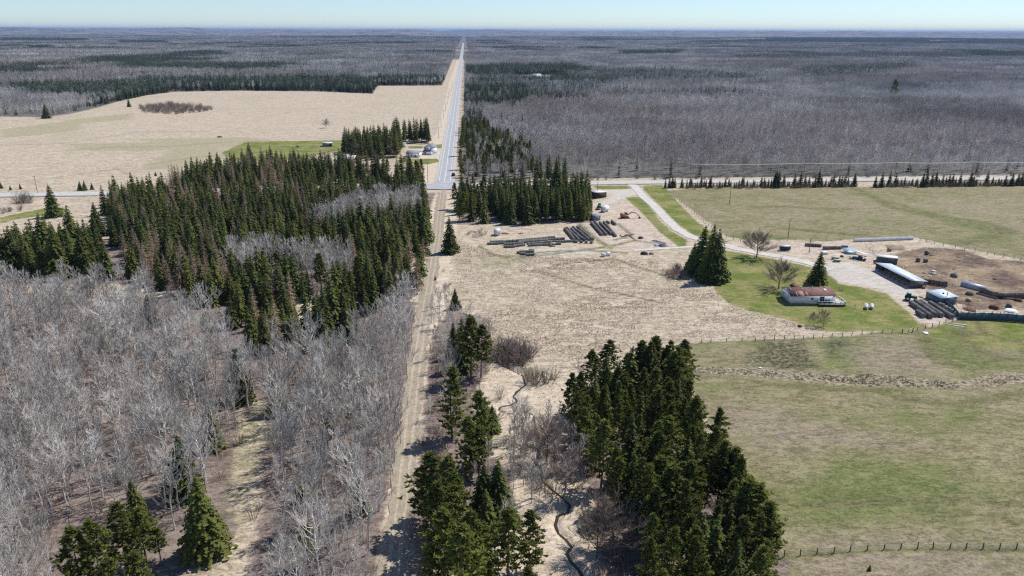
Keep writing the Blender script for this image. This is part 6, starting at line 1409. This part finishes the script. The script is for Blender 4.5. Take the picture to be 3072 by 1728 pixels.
scatter('far_forest', np.c_[gx, gy, terrain(gx, gy)], g_.integers(0, 4, n_) * math.pi / 2 + g_.uniform(-.3, .3, n_), g_.uniform(.85, 1.15, n_), cls * 3 + g_.integers(0, 3, n_), PAT, 'grey and dark green forest running to the horizon')
print('patches', n_)

# ---------------------------------------------------------------- grass tufts that roughen the near fields
def tuft(seed, nb_=14, h=.35, w_=.3, mat='tuft'):
    g2 = np.random.default_rng(seed); V_ = []; T_ = []
    for i in range(nb_):
        a = g2.uniform(0, 6.28); r = g2.uniform(0, w_); p = np.array((math.cos(a) * r, math.sin(a) * r, -.05)); d = np.array((g2.normal(0, .5), g2.normal(0, .5), 1.0)); d *= h * g2.uniform(.5, 1.2) / np.linalg.norm(d)
        s_ = np.array((-math.sin(a), math.cos(a), 0)) * .05
        V_ += [p - s_, p + s_, p + d]; T_.append((3 * i, 3 * i + 1, 3 * i + 2))
    return bpy.data.objects.new('tuft', mk('tuft', np.array(V_), np.array(T_), M[mat]))
M['tuft'] = bark('dry_grass', (.46, .38, .275), (.64, .54, .42), (.75, 1.1))
M['tuft2'] = bark('tussock_grass', (.30, .25, .16), (.52, .44, .32), (.6, 1.1))
TU = [tuft(500 + i, 12, .26, .42) for i in range(4)]
TU2 = [tuft(510 + i, 20, .38, .3, 'tuft2') for i in range(4)]
FIELD = GP('D', [(1135, 600), (1240, 640), (1500, 650), (1700, 660), (1780, 720), (1830, 765), (1950, 800), (2020, 820), (2010, 845), (1720, 862), (1500, 905), (1340, 900), (1240, 850), (1150, 780), (1130, 700)])
p_ = []
for poly, sp in ((FIELD, .8), (Z['reed'][0], 1.0), (Z['reed'][1], 1.0)):
    p_ += fill(poly, sp, .5, seed=int(sp * 100))
p_ = np.array(p_); p_ = p_[[not False] * len(p_)]
k = line_d(p_[:, 0], p_[:, 1], CREEK[0]) > 1.6; k &= line_d(p_[:, 0], p_[:, 1], CREEK[1]) > 1.6; p_ = p_[k]
vn = vnoise(p_[:, 0] + 900, p_[:, 1] + 900, 3.2, 9); p_ = p_[vn > .30]; n_ = len(p_)
scatter('dry_grass', np.c_[p_, np.zeros(n_)], g_.uniform(0, 6.28, n_), g_.uniform(.6, 1.5, n_), g_.integers(0, 4, n_), TU, 'matted dry grass tufts on the field and creek meadow')
p_ = []
for poly in Z['tussock']: p_ += fill(poly, .75, .45, seed=3)
p_ = np.array(p_); ed = seg_sd(p_[:, 0], p_[:, 1], Z['tussock'][0])
p_ = p_[vnoise(p_[:, 0] + 900, p_[:, 1] + 900, 2.2, 19) + vnoise(p_[:, 0] + 900, p_[:, 1] + 900, 9, 29) * .5 > .62 + .35 * np.clip(1 - ed / 3.0, 0, 1)]; n_ = len(p_)
scatter('tussock_grass', np.c_[p_, np.zeros(n_)], g_.uniform(0, 6.28, n_), g_.uniform(.55, 1.3, n_), g_.integers(0, 4, n_), TU2, 'hummocky tussock band crossing the pasture')
print('tufts', n_)

# ---------------------------------------------------------------- the air
hz = bpy.data.materials.new('haze'); hz.use_nodes = True; N_ = hz.node_tree.nodes
for nn_ in list(N_):
    if nn_.type == 'BSDF_PRINCIPLED': N_.remove(nn_)
pv = N_.new('ShaderNodeVolumePrincipled'); pv.inputs['Color'].default_value = (.38, .56, .90, 1); pv.inputs['Density'].default_value = HAZE
pv.inputs['Anisotropy'].default_value = 0.0
hz.node_tree.links.new(pv.outputs[0], N_['Material Output'].inputs['Volume'])
b = MB(); b.box(-62000, 62000, -61000, 62500, -70, 195)
o = b.build('haze', hz); tag(o, kind='stuff', label='thin blue air that fades the far forest')
